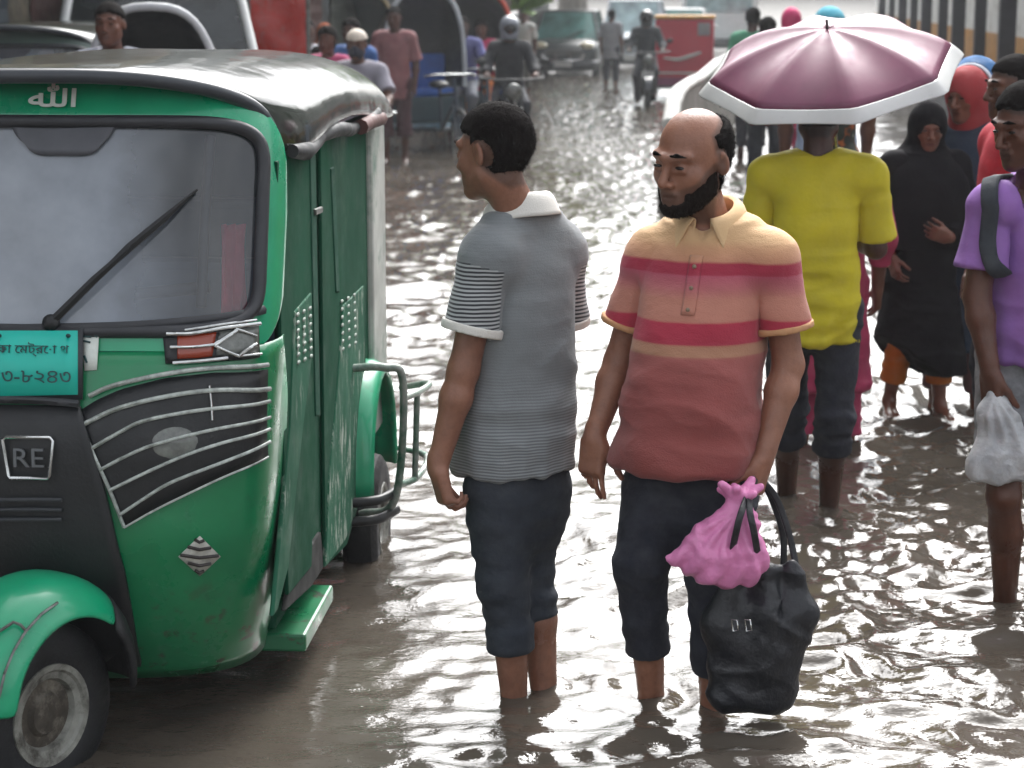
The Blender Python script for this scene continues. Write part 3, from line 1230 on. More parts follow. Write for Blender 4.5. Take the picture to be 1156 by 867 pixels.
WADERS = [(-.0, 4.97, .006, 42), (.08, 5.08, .005, 42), (.36, 5.0, .006, 44), (.52, 4.93, .006, 44), (1.11, 6.9, .006, 40), (.98, 7.03, .005, 40),
          (1.66, 8.6, .004, 40), (1.82, 8.6, .004, 40), (1.47, 5.88, .006, 44), (-.43, 6.5, .008, 30), (-1.1, 4.45, .006, 34)]
ys = [2.9]
while ys[-1] < 60:
    ys.append(ys[-1] + max(.012, .0030 * ys[-1] ** 1.25))
ys = np.array(ys)
xin = np.arange(-2.6, 2.6001, .017)
xo = [2.6]
while xo[-1] < 34:
    xo.append(xo[-1] + .017 + (xo[-1] - 2.6) * .05)
xo = np.array(xo[1:])
xs = np.r_[-xo[::-1], xin, xo]
Xg, Yg = np.meshgrid(xs, ys)
Zg = water_height(Xg, Yg)
fade = np.clip((34 - np.abs(Xg)) / 8, 0, 1) * np.clip((60 - Yg) / 10, 0, 1) * np.clip((Yg - 2.9) / .3, 0, 1)
Zg = Zg * fade
ny_, nx_ = Xg.shape
Vw = np.stack([Xg.ravel(), Yg.ravel(), Zg.ravel()], 1)
ii, jj = np.meshgrid(np.arange(ny_ - 1), np.arange(nx_ - 1), indexing='ij')
a_ = (ii * nx_ + jj).ravel()
Fw = np.stack([a_, a_ + 1, a_ + nx_ + 1, a_ + nx_], 1)
bx = [(-400, -60, 0), (400, -60, 0), (400, 900, 0), (-400, 900, 0), (-34 + .0, 2.9, 0), (xs[-1], 2.9, 0), (xs[-1], ys[-1], 0), (xs[0], ys[-1], 0)]
bx[4] = (xs[0], 2.9, 0)
nb = len(Vw)
Vw = np.r_[Vw, np.array(bx)]
Fw = np.r_[Fw, np.array([(0, 1, 5, 4), (1, 2, 6, 5), (2, 3, 7, 6), (3, 0, 4, 7)]) + nb]
t = NT('flood_water')
mud = t.ramp(t.noise(.9, 5), [(.3, lin('#464039')), (.7, lin('#5a534b'))])
t.l(mud, t.b.inputs['Base Color'])
t.b.inputs['Roughness'].default_value = .035
t.b.inputs['IOR'].default_value = WATER_IOR
v1 = t.mapped((1, 1.7, 1))
hb = t.math('ADD', t.math('MULTIPLY', t.noise(26, 3, .55, v1), .010), t.math('MULTIPLY', t.noise(75, 2, .5, v1), .0022))
t.bump(hb, .22, 1.0)
tag(link('flood_water', quad_mesh('flood_water', Vw, Fw), t.m), kind='structure')
# ================================================================ the two men in front
def stripes_mat():
    t = NT('fine_striped_jersey')
    sp = t.n('ShaderNodeSeparateXYZ')
    t.l(t.coords(), sp.inputs[0])
    z = t.math('ADD', sp.outputs[2], t.math('MULTIPLY', t.noise(7, 2), .012))
    s_ = t.math('SINE', t.math('MULTIPLY', z, 2 * PI / .0098))
    st = t.ramp(t.math('MULTIPLY_ADD', s_, .5, .5), [(.42, (0, 0, 0, 1)), (.58, (1, 1, 1, 1))])
    s2 = t.math('SINE', t.math('MULTIPLY', z, 2 * PI / .0078))
    st2 = t.ramp(t.math('MULTIPLY_ADD', s2, .5, .5), [(.40, (0, 0, 0, 1)), (.60, (1, 1, 1, 1))])
    slv = t.mix(st, lin('#33363b'), lin('#b0b4b6'))
    fade = t.ramp(sp.outputs[2], [(.0, (1, 1, 1, 1)), (.80, (.62, .62, .62, 1)), (.98, (.10, .10, .10, 1)), (1, (.05, .05, .05, 1))])
    bodyc = t.mix(st2, lin('#5c6064'), lin('#9a9fa1'))
    body = t.mix(fade, lin('#7b8083'), bodyc)
    a = t.n('ShaderNodeAttribute', attribute_name='sleeve')
    c = t.mix(a.outputs['Fac'], body, slv)
    c = t.mix(.25, c, t.ramp(t.noise(5, 4), [(.3, (.5, .5, .5, 1)), (.7, (1, 1, 1, 1))]), 'MULTIPLY')
    t.l(c, t.b.inputs['Base Color'])
    t.b.inputs['Roughness'].default_value = .85
    t.b.inputs['Sheen Weight'].default_value = .2
    t.bump(t.math('ADD', t.noise(300, 3), t.math('MULTIPLY', t.noise(7, 3, .5, t.mapped((1, 1, 1.6))), 8)), .4, .005)
    return t.m


white_rib = mat('white_rib_knit', '#d8d6d0', rough=.85, var=.08, bump=.3, bscale=250)
denim = mat('charcoal_denim', '#2b313a', rough=.85, var=.35, vscale=9, bump=.5, bscale=24, bdist=.012)
navy = mat('navy_cotton', '#222530', rough=.85, var=.35, vscale=8, bump=.5, bscale=24, bdist=.012)


def w(px, py, Y):
    return ('w', at(px, py, Y))


make_person('man in grey striped polo shirt with white collar, seen from behind beside the green three-wheeler', (.035, 5.06), R(-140), s=.96, res=.0045,
            J=dict(head=w(557, 170, 5.03), neck=w(590, 250, 5.07), shL=w(552, 288, 4.97), elL=w(523, 418, 4.95), wrL=w(494, 528, 4.93),
                   shR=w(632, 280, 5.16), elR=w(632, 405, 5.22), wrR=w(590, 505, 5.2),
                   hipL=w(566, 555, 5.02), hipR=w(602, 553, 5.10), kneeL=w(568, 655, 5.0), kneeR=w(598, 650, 5.1), ankL=(.055, .02, .085), ankR=(-.045, .03, .085)),
            head=(12, 6, 0), tone='#8c6350', hair=dict(kind='short', thick=.011), girth=.94, belly=.05, stubble=.25,
            top=dict(hem=.745, mat=stripes_mat(), sleeve=.66, sr=.076, collar=True, collarm=white_rib, cuffm=white_rib, cuffw=.020, loose=.010, fold=.012, hemn=(0, 0, -1)),
            bottom=dict(mat=denim, cuffL=.262, cuffR=.33, roll=True, end=.060, loose=.94, fold=.0055),
            hands=dict(L=dict(dir=('w', (.06, -.02, -.25)), palm=('w', (.85, .3, 0)), curl=(.75, .95, 1.05, 1.2), thumb=.8)))


def polo_mat():
    t = NT('sunset_striped_polo')
    sp = t.n('ShaderNodeSeparateXYZ')
    t.l(t.coords(), sp.inputs[0])
    z = t.math('ADD', sp.outputs[2], t.math('MULTIPLY', t.math('SUBTRACT', t.noise(4, 2), .5), .018))
    z0, z1 = .55, 1.45
    f = t.math('DIVIDE', t.math('SUBTRACT', z, z0), z1 - z0)

    def zz(py):
        return (at(780, py, 4.84).z - GROUND - z0) / (z1 - z0)
    rows = [(530, '#86403c'), (440, '#8e4643'), (404, '#9c5450'), (402, '#a8795f'), (391, '#a8795f'), (389, '#a52b42'), (366, '#b02c46'), (364, '#bd7e6c'),
            (340, '#be7f6d'), (328, '#b86a6c'), (314, '#b45668'), (312, '#a62a44'), (300, '#a62a44'), (298, '#c48c6e'), (284, '#cc9a74'), (274, '#d6ad80'), (235, '#dcb98c')]
    c = t.ramp(f, [(max(0, min(1, zz(y))), lin(h)) for y, h in rows])
    c = t.mix(.35, c, t.ramp(t.noise(6, 5), [(.3, (.62, .6, .6, 1)), (.7, (1, 1, 1, 1))]), 'MULTIPLY')
    t.l(c, t.b.inputs['Base Color'])
    t.b.inputs['Roughness'].default_value = .8
    t.b.inputs['Sheen Weight'].default_value = .15
    t.bump(t.math('ADD', t.noise(280, 3), t.math('MULTIPLY', t.noise(7, 3, .5, t.mapped((1, 1, 1.8))), 8)), .45, .005)
    return t.m


make_person('bearded balding man in cream to red striped polo shirt, holding a pink bag', (.435, 4.98), R(-20), s=.96, res=.0045,
            J=dict(head=w(781, 179, 4.93), neck=w(802, 258, 5.0), shR=w(736, 286, 5.06), elR=w(699, 408, 5.09), wrR=w(671, 494, 4.99),
                   shL=w(872, 290, 4.93), elL=w(890, 412, 4.93), wrL=w(862, 516, 4.84),
                   hipR=w(740, 550, 5.03), hipL=w(818, 552, 4.97), kneeR=w(723, 640, 4.93), kneeL=w(805, 648, 4.86),
                   ankR=('w', G(737, 790) + Vector((0, .03, -.03))), ankL=('w', G(806, 800) + Vector((0, .02, -.03)))),
            head=(-24, 10, 3), tone='#8f6450', hair=dict(kind='bald', thick=.010), beard=True, girth=.98, belly=.14, headsize=1.07,
            top=dict(hem=.785, mat=polo_mat(), sleeve=.66, sr=.074, collar=True, placket=True, collarm=mat('cream_jersey', '#d9b68a', rough=.85, var=.12, bump=.25, bscale=280), loose=.012, fold=.012,
                     cuffm=mat('sand_rib', '#b98a62', rough=.85, var=.1), cuffw=.012, open=.30),
            bottom=dict(mat=navy, cuffR=.262, cuffL=.235, end=.062, loose=.93, fold=.006),
            hands=dict(L=dict(dir=('w', (-.07, -.03, -.25)), palm=('w', (-.8, .5, 0)), curl=(1.05, 1.1, 1.1, 1.15), thumb=.6),
                       R=dict(dir=('w', (-.02, -.02, -.25)), palm=('w', (.6, .75, 0)), curl=(.10, .30, .48, .62), thumb=1.1)), seed=4)
# ================================================================ the green three-wheeler
# own frame: x to the picture's right, y back along the vehicle, z up from the water surface
RK_LOC, RK_YAW = Vector((-1.125, 4.52, 0)), R(-4.0)
_rk = Matrix.Translation(RK_LOC) @ Matrix.Rotation(RK_YAW, 4, 'Z')
_rki = _rk.inverted()
ZP = [-.05, .14, .24, .50, .75, .97, 1.20, 1.43, 1.52, 1.60, 1.66]
YP = [.34, .27, .20, .13, .13, .20, .27, .345, .38, .43, .52]
WP = [.42, .45, .475, .505, .522, .53, .532, .528, .515, .47, .41]
_zf = np.linspace(ZP[0], ZP[-1], 120)
_ks = np.hanning(11) / np.hanning(11).sum()
_yf = np.convolve(np.pad(np.interp(_zf, ZP, YP), 5, mode='edge'), _ks, 'valid')
_wf = np.convolve(np.pad(np.interp(_zf, ZP, WP), 5, mode='edge'), _ks, 'valid')
NEXP, DEP = 3.0, .30


def nose(x, z, off=0.0):
    def f(x, z):
        wv = float(np.interp(z, _zf, _wf))
        u = min(abs(x) / wv, .9992)
        return float(np.interp(z, _zf, _yf)) + DEP * (1 - (1 - u ** NEXP) ** (1 / NEXP))
    p = Vector((x, f(x, z), z))
    if off:
        e = .004
        tx = Vector((2 * e, f(x + e, z) - f(x - e, z), 0))
        tz = Vector((0, f(x, z + e) - f(x, z - e), 2 * e))
        n = tx.cross(tz).normalized()
        p = p + n * off
    return p


def hit(px, py, fn, y0=.3):
    """(x, z) on a surface y = fn(x, z) of the vehicle seen at a photograph pixel"""
    o = _rki @ Vector((0, 0, CAM_H))
    d = (_rki.to_3x3() @ ray(px, py))
    y = y0
    for _ in range(40):
        t_ = (y - o.y) / d.y
        p = o + d * t_
        y = y * .6 + .4 * fn(p.x, p.z)
    return p.x, p.z


def N(px, py):
    return hit(px, py, lambda x, z: nose(x, z).y)


def S(px, py, xs=.50):
    """(y, z) on the vehicle's side plane x = xs"""
    o = _rki @ Vector((0, 0, CAM_H))
    d = (_rki.to_3x3() @ ray(px, py))
    p = o + d * ((xs - o.x) / d.x)
    return p.y, p.z


def conform(top, bot, off, nu=16, nv=6, mirror=False):
    a, b = resample(top, nu), resample(bot, nu)
    rows = []
    for (x0, z0), (x1, z1) in zip(a, b):
        rows.append([nose((1 - k / (nv - 1)) * x0 + k / (nv - 1) * x1, (1 - k / (nv - 1)) * z0 + k / (nv - 1) * z1, off) for k in range(nv)])
    if mirror:
        rows = [[Vector((-p.x, p.y, p.z)) for p in r] for r in rows]
    return rows


def strip(pts, off, r, n=24, mirror=False):
    path = [nose(x, z, off) for x, z in resample([tuple(p) for p in smooth_path([(a, b, 0) for a, b in pts], n)], n) for x, z in [(x, z)]] if False else [nose(p.x, p.y, off) for p in smooth_path([(a, b, 0) for a, b in pts], n)]
    if mirror:
        path = [Vector((-p.x, p.y, p.z)) for p in path]
    return MB().tube(path, r, 6)


def paint(name, col, rough=.30, scuff='#9aa39a', amt=.35, coat=.35, rust=False):
    t = NT(name)
    c = lin(col)
    base = t.ramp(t.noise(3.2, 6), [(.25, tuple(v * .72 for v in c[:3]) + (1,)), (.75, tuple(min(1, v * 1.15) for v in c[:3]) + (1,))])
    sc = t.ramp(t.noise(26, 8, .75, t.mapped((1, 1, .35))), [(.66 - amt * .12, (0, 0, 0, 1)), (.72 - amt * .1, (1, 1, 1, 1))])
    msk = t.mix(1.0, sc, t.ramp(t.noise(2.6, 3), [(.52 - .1 * amt, (0, 0, 0, 1)), (.66 - .1 * amt, (1, 1, 1, 1))]), 'MULTIPLY')
    base = t.mix(t.math('MULTIPLY', msk, .75), base, lin(scuff))
    gr = t.ramp(t.noise(9, 8, .75), [(.58, (0, 0, 0, 1)), (.75, (1, 1, 1, 1))])
    base = t.mix(t.math('MULTIPLY', gr, .4), base, (.03, .032, .028, 1))
    if rust:
        sz = t.n('ShaderNodeSeparateXYZ')
        t.l(t.coords(), sz.inputs[0])
        low = t.ramp(sz.outputs[2], [(.13, (1, 1, 1, 1)), (.27, (.85, .85, .85, 1)), (.42, (0, 0, 0, 1))])
        rm_ = t.ramp(t.noise(13, 9, .68, t.mapped((1, 1, 1.7))), [(.565, (0, 0, 0, 1)), (.60, (1, 1, 1, 1))])
        rc = t.ramp(t.noise(40, 5), [(.35, lin('#241f1d')), (.65, lin('#4d3b2e'))])
        base = t.mix(t.math('MULTIPLY', t.math('MULTIPLY', rm_, low), .9), base, rc)
        mud_ = t.ramp(sz.outputs[2], [(.05, (.6, .6, .6, 1)), (.20, (.18, .18, .18, 1)), (.4, (0, 0, 0, 1))])
        base = t.mix(t.math('MULTIPLY', mud_, t.noise(7, 8, .7)), base, lin('#3d3a30'))
    t.l(base, t.b.inputs['Base Color'])
    t.l(t.ramp(t.noise(5, 6), [(.3, (rough * .8,) * 3 + (1,)), (.7, (min(1, rough * 1.9),) * 3 + (1,))]), t.b.inputs['Roughness'])
    t.b.inputs['Coat Weight'].default_value = coat
    t.b.inputs['Coat Roughness'].default_value = .12
    t.bump(t.noise(5, 3), .12, .02)
    return t.m


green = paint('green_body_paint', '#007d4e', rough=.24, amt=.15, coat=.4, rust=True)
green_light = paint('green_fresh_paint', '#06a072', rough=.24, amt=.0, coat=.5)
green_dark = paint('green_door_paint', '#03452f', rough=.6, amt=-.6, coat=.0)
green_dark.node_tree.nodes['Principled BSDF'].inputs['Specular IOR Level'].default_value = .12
scuffed = paint('scuffed_grey_green', '#1f5a43', rough=.6, scuff='#b4bab0', amt=1.2, coat=.0)
scuffed.node_tree.nodes['Principled BSDF'].inputs['Specular IOR Level'].default_value = .2
blk = mat('black_plastic', '#16191c', rough=.45, var=.3, bump=.15, bscale=90)
rub = mat('black_rubber', '#191b1e', rough=.62, var=.3, bump=.3, bscale=60)
gask = mat('grey_black_rubber_seal', '#2c2e33', rough=.5, var=.25)
chrome = mat('worn_chrome', '#c9cccb', rough=.22, metal=.9, var=.3, vscale=40)
steel = mat('grey_steel', '#777a78', rough=.42, metal=.6, var=.35, vscale=30, dirt='#4b3d30', dscale=14, damt=.4)
amber = mat('amber_lens', '#8d2f10', rough=.18, var=.3, coat=.5)
lens = mat('cloudy_lamp_lens', '#6a6e6a', rough=.16, var=.6, vscale=26, coat=.5)
teal_plate = mat('turquoise_plate', '#16b7a6', rough=.4, var=.08)
ink = mat('dark_lettering', '#0a3a3c', rough=.5, var=.1)
white_paint = mat('white_lettering', '#d9e0da', rough=.5, var=.15, vscale=30)

t = NT('black_vinyl_hood')
t.l(t.ramp(t.noise(4, 5), [(.3, (.010, .014, .011, 1)), (.7, (.024, .031, .024, 1))]), t.b.inputs['Base Color'])
t.b.inputs['Roughness'].default_value = .14
t.b.inputs['Specular IOR Level'].default_value = .32
t.b.inputs['Coat Weight'].default_value = .05
t.b.inputs['Coat Roughness'].default_value = .1
t.bump(t.math('ADD', t.noise(2.5, 3, .5, t.mapped((1.3, .6, 1))), t.math('MULTIPLY', t.noise(14, 3), .06)), .30, .05)
vinyl = t.m


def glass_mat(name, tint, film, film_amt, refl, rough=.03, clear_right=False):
    """see-through pane with a film of dust and painted-in sky haze and a fresnel reflection"""
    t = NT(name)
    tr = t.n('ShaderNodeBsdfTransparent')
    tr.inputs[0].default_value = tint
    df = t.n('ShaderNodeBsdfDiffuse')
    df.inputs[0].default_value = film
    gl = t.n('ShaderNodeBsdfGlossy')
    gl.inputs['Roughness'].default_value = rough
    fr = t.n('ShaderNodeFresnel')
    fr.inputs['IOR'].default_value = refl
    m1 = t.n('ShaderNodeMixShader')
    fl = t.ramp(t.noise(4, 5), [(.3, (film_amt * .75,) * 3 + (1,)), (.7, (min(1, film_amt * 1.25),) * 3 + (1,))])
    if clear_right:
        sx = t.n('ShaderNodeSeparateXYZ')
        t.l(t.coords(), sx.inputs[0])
        fl = t.math('MULTIPLY', fl, t.ramp(t.math('ADD', sx.outputs[0], t.math('MULTIPLY', t.noise(5, 4), .16)), [(.22, (1, 1, 1, 1)), (.42, (.14, .14, .14, 1))]))  # thicker film on the left paints in the sky's reflection
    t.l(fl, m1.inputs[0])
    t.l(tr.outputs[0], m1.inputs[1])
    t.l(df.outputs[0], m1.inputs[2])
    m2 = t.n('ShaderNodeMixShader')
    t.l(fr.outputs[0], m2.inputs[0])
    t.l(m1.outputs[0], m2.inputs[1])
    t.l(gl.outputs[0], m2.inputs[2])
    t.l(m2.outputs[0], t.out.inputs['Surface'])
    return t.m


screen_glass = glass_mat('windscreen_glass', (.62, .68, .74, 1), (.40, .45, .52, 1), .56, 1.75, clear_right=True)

rk = empty('auto_rickshaw', RK_LOC, RK_YAW, 'green three-wheeled auto rickshaw with black vinyl roof and turquoise plate, filling the left foreground', 'auto rickshaw')

# ---- body shell: nose below the windscreen, wrapping into the sides
na = 33
angs = [math.sin(PI / 2 * (i / (na - 1) * 2 - 1)) for i in range(na)]


def shell_row(z, y_back):
    wv = float(np.interp(z, _zf, _wf))
    row = [Vector((-wv, y_back, z)), Vector((-wv, nose(-wv * .9992, z).y + .03, z))]
    for i in range(na):
        s_ = (i / (na - 1)) * 2 - 1
        x = wv * math.copysign(abs(math.sin(s_ * PI / 2)) ** .8, s_) * .9992
        row.append(nose(x, z))
    row += [Vector((wv, nose(wv * .9992, z).y + .03, z)), Vector((wv, y_back, z))]
    return row


b = MB()
rows = []
for z in np.linspace(.13, .955, 26):
    lift = .10 * max(0, 1 - (z - .13) / .14) ** 2
    rows.append(shell_row(z, .54 - .07 * max(0, (z - .80) / .155)))
b.grid(rows)
b.build('front_body', green, rk, smooth=50, solid=.004)

# ---- windscreen surround (pillars and brow), seal and pane
RW, RH, RC, RZ = .492, .240, .075, 1.240


def rrect(hw, hh, cr, cz, n=72, ex=7.5):
    out = []
    for i in range(n):
        t_ = 2 * PI * i / n
        c_, s_ = math.cos(t_), math.sin(t_)
        x = max(-hw + cr, min(hw - cr, 10 * c_ * hw))
        # superellipse gives evenly rounded corners
        e = 2 / (ex if s_ > 0 else max(ex, 9.0))
        out.append((hw * math.copysign(abs(c_) ** e, c_), cz + hh * math.copysign(abs(s_) ** e, s_)))
    return out


inner = rrect(RW, RH, RC, RZ)
outer = []
for x, z in rrect(.5, .33, .1, 1.245, ex=5.2):
    z = max(.955, min(1.585, z))
    wv = float(np.interp(z, _zf, _wf)) * .9992
    k = abs(x) / .5
    outer.append((math.copysign(min(wv, k * wv), x), z))
rows = []
for k in range(9):
    f = k / 8
    f = 1 - (1 - f) ** 1.8
    rows.append([nose(a[0] * (1 - f) + c_[0] * f, a[1] * (1 - f) + c_[1] * f) for a, c_ in zip(inner, outer)])
MB().grid(rows, closed_v=True).build('windscreen_surround', green_light, rk, smooth=50, solid=.004)
MB().tube([nose(x, z, .006) for x, z in inner], .0165, 8, closed=True).build('windscreen_seal', gask, rk, smooth=60)
rows = []
for k in range(8):
    f = k / 7
    rows.append([nose(x * f, RZ + (z - RZ) * f, -.002) for x, z in inner])
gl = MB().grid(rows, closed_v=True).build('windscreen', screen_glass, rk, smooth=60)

# wiper
wp = [N(62, 364), N(110, 318), N(150, 282), N(218, 220)]
o_ = MB()
o_.tube([nose(*wp[0], .02), nose(*wp[1], .03), nose(*wp[2], .034)], [.011, .010, .007], 6)
o_.tube([nose(*N(112, 316), .026), nose(*N(148, 282), .028), nose(*N(186, 249), .024), nose(*N(222, 216), .020)], [.006, .011, .009, .003], 6)
o_.ball(nose(*N(60, 366), .016), (.022, .018, .022), 10, 8)
o_.build('wiper', blk, rk, smooth=50)

# lower seal line and cowl under the windscreen
strip([N(-60, 372), N(40, 371), N(150, 368), N(240, 360), N(296, 350)], .004, .012).build('cowl_trim', gask, rk, smooth=60)

# brow lettering
vs, fs = text_mesh('ﷲ', .10, .0015, .0016)
xmin, xmax = min(v.x for v in vs), max(v.x for v in vs)
zmin, zmax = min(v.z for v in vs), max(v.z for v in vs)
(xa, za), (xb, zb) = N(33, 123), N(90, 95)
MB().add([nose(xa + (v.x - xmin) / (xmax - xmin) * (xb - xa), za + (v.z - zmin) / (zmax - zmin) * (zb - za), .013 - v.y) for v in vs], fs).build('brow_lettering', white_paint, rk)

# ---- black centre panel, its ledge, badge and vents
A0 = N(35, 455)[0]
pr = [N(92, 459), N(104, 500), N(122, 560), N(141, 640), N(152, 700), N(160, 745)]
right = [(p[0], p[1]) for p in pr]
rows = []
for x, z in resample(right, 14):
    rows.append([nose(x * k, z, .012) for k in np.linspace(-1, 1, 17)])
cp = MB().grid(rows).build('centre_panel', blk, rk, smooth=60, solid=.018)
zt = N(40, 455)[1]
strip([N(-20, 452), N(40, 453), N(92, 457)], .022, .010, mirror=False).build('panel_ledge', gask, cp, smooth=60)
bx0, bz0 = N(10, 536)
bx1, bz1 = N(64, 494)
bc = ((bx0 + bx1) / 2, (bz0 + bz1) / 2)
hw_, hh_ = (bx1 - bx0) / 2, (bz1 - bz0) / 2
bd = MB()
ring = [(bc[0] + dx * hw_ * (1 if dz > 0 else .84), bc[1] + dz * hh_) for dx, dz in ((-1, .86), (-.9, 1), (.9, 1), (1, .86), (1, -.86), (.9, -1), (-.9, -1), (-1, -.86))]
bd.tube([nose(x, z, .034) for x, z in ring], .0052, 6, closed=True)
badge = bd.build('badge_frame', chrome, cp, smooth=60)
vs, fs = text_mesh('RE', .062, .003)
vx = max(v.x for v in vs)
MB().add([nose(bc[0] + v.x / vx * hw_ * .64, bc[1] + v.z * .95, .034 - v.y) for v in vs], fs).build('badge_letters', mat('dull_silver', '#6f7377', rough=.35, metal=.5, var=.2), badge)
vg = MB()
for py in (561, 572, 583):
    a, c_ = N(2, py), N(74, py)
    vg.tube([nose(a[0], a[1], .030), nose((a[0] + c_[0]) / 2, c_[1], .032), nose(c_[0], c_[1], .030)], .0055, 6)
vg.build('vent_slats', mat('dark_grey_plastic', '#24282d', rough=.5, var=.2), cp, smooth=60)

# ---- number plate and stickers
pl = [N(-18, 375), N(91, 375), N(91, 447), N(-18, 449)]
rows = conform([pl[0], pl[1]], [pl[3], pl[2]], .026, 8, 3)
plate = MB().grid(rows).build('number_plate', teal_plate, rk, smooth=40, solid=.004)
rows = conform([(pl[0][0] - .012, pl[0][1] + .008), (pl[1][0] + .010, pl[1][1] + .008)], [(pl[3][0] - .012, pl[3][1] - .010), (pl[2][0] + .010, pl[2][1] - .010)], .018, 8, 3)
MB().grid(rows).build('plate_backing', gask, plate, smooth=40, solid=.006)


def plate_text(s_, px0, px1, py, hgt):
    vs, fs = text_mesh(s_, .1, .0008)
    x0, x1 = min(v.x for v in vs), max(v.x for v in vs)
    z0, z1 = min(v.z for v in vs), max(v.z for v in vs)
    (a, za), (b_, zb) = N(px0, py + hgt / 2), N(px1, py - hgt / 2)
    return [nose(a + (v.x - x0) / (x1 - x0) * (b_ - a), za + (v.z - z0) / (z1 - z0) * (zb - za), .0305 - v.y) for v in vs], fs


MB().add(*plate_text('ঢাকা েমট্রো থ', -12, 82, 396, 15)).build('plate_lettering', ink, plate)
MB().add(*plate_text('১৩-৮২৪৩', -6, 84, 427, 13)).build('plate_lettering', ink, plate)
for px in (4, 81):
    MB().ball(nose(*N(px, 381), .031), (.006, .003, .005), 8, 6).build('plate_screw', ink, plate)
rows = conform([N(93, 370), N(113, 369)], [N(96, 419), N(110, 418)], .006, 4, 4)
st = MB().grid(rows).build('white_sticker', white_paint, rk, smooth=40, solid=.002)
for a, b_ in (((94, 380), (104, 381)), ((94, 385), (103, 387)), ((108, 379), (111, 381)), ((96, 402), (99, 410))):
    MB().tube([nose(*N(*a), .009), nose(*N(*b_), .009)], .0026, 5).build('sticker_marking', ink, st)

# ---- lamp panel with bright strips, lamp, indicator: the pair
for mir in (False, True):
    top_ = [N(88, 466), N(110, 452), N(137, 440), N(187, 427), N(240, 421), N(299, 417)]
    bot_ = [N(140, 594), N(160, 582), N(199, 562), N(240, 543), N(270, 528), N(299, 514)]
    lp = MB().grid(conform(top_, bot_, .006, 22, 9, mir)).build('lamp_panel', blk, rk, smooth=60, solid=.008)
    L = [[(102, 448), (130, 436), (187, 423), (240, 416), (297, 412)], [(93, 481), (137, 461), (195, 447), (245, 441), (299, 439)],
         [(104, 506), (135, 489), (166, 475), (230, 463), (299, 453)], [(114, 529), (145, 513), (179, 500), (240, 485), (299, 471)],
         [(125, 552), (165, 532), (208, 513), (250, 499), (299, 484)], [(137, 579), (165, 560), (195, 542), (250, 520), (299, 498)],
         [(141, 594), (170, 577), (199, 562), (250, 537), (297, 515)]]
    mb = MB()
    for q, l_ in enumerate(L):
        s1 = strip([N(*p) for p in l_], .0145, (.0062, .0062, .005, .0045, .0045, .0045, .003)[q], 30, mir)
        mb.add(s1.v, s1.f)
    s1 = strip([N(89, 468), N(104, 506), N(125, 552), N(141, 594)], .012, .005, 16, mir)
    mb.add(s1.v, s1.f)
    mb.build('bright_strips', mat('worn_silver_strip', '#a9b0ab', rough=.35, metal=.35, var=.5, vscale=45), lp, smooth=60)
    hx, hz = N(197, 500)
    rx_, rz_ = (N(228, 496)[0] - N(167, 503)[0]) / 2, (N(197, 479)[1] - N(197, 521)[1]) / 2
    rows = []
    for r_, o1 in ((1.0, .002), (1.0, .006), (.9, .009), (.6, .012), (.3, .013), (.01, .0135)):
        rows.append([nose(hx + rx_ * r_ * math.cos(2 * PI * i / 24), hz + rz_ * r_ * math.sin(2 * PI * i / 24), o1) for i in range(24)])
    if mir:
        rows = [[Vector((-p.x, p.y, p.z)) for p in r] for r in rows]
    MB().grid(rows, closed_v=True).build('headlight', lens, lp, smooth=60)
    bp = MB()
    a, b_ = N(192, 425), N(190, 470)
    pth = [nose(*N(235, 436), .014), nose(*N(237, 455), .014), nose(*N(238, 475), .014)]
    if mir:
        pth = [Vector((-p.x, p.y, p.z)) for p in pth]
    bp.tube(pth, .004, 6).build('strip_clip', chrome, lp, smooth=60)
    # indicator
    top_ = [N(184, 379), N(215, 375), N(250, 370), N(289, 366)]
    bot_ = [N(187, 411), N(215, 410), N(250, 408), N(290, 404)]
    ind = MB().grid(conform(top_, bot_, .007, 14, 5, mir)).build('indicator', blk, rk, smooth=60, solid=.008)
    top_ = [N(200, 380), N(222, 377), N(243, 374)]
    bot_ = [N(200, 406), N(222, 405), N(238, 403)]
    MB().grid(conform(top_, bot_, .014, 10, 5, mir)).build('amber_lens', amber, ind, smooth=60, solid=.004)
    top_ = [N(246, 375), N(268, 372), N(287, 369)]
    bot_ = [N(242, 402), N(268, 401), N(287, 400)]
    MB().grid(conform(top_, bot_, .014, 10, 5, mir)).build('side_lens', lens, ind, smooth=60, solid=.004)
    mb = MB()
    for l_, r_ in (([(188, 378), (215, 378), (250, 371), (288, 366)], .0048), ([(208, 374), (250, 367), (284, 362)], .003), ([(192, 393), (215, 393), (240, 390)], .0036),
                   ([(195, 411), (222, 409), (254, 405)], .004), ([(240, 391), (252, 382), (264, 374)], .0055), ([(240, 391), (254, 398), (266, 403)], .0038),
                   ([(262, 372), (274, 376), (284, 380)], .0032), ([(266, 403), (274, 395), (284, 389)], .005), ([(266, 403), (278, 401), (289, 400)], .003)):
        s1 = strip([N(*p) for p in l_], .020, r_, 12, mir)
        mb.add(s1.v, s1.f)
    mb.build('indicator_guard', chrome, ind, smooth=60)

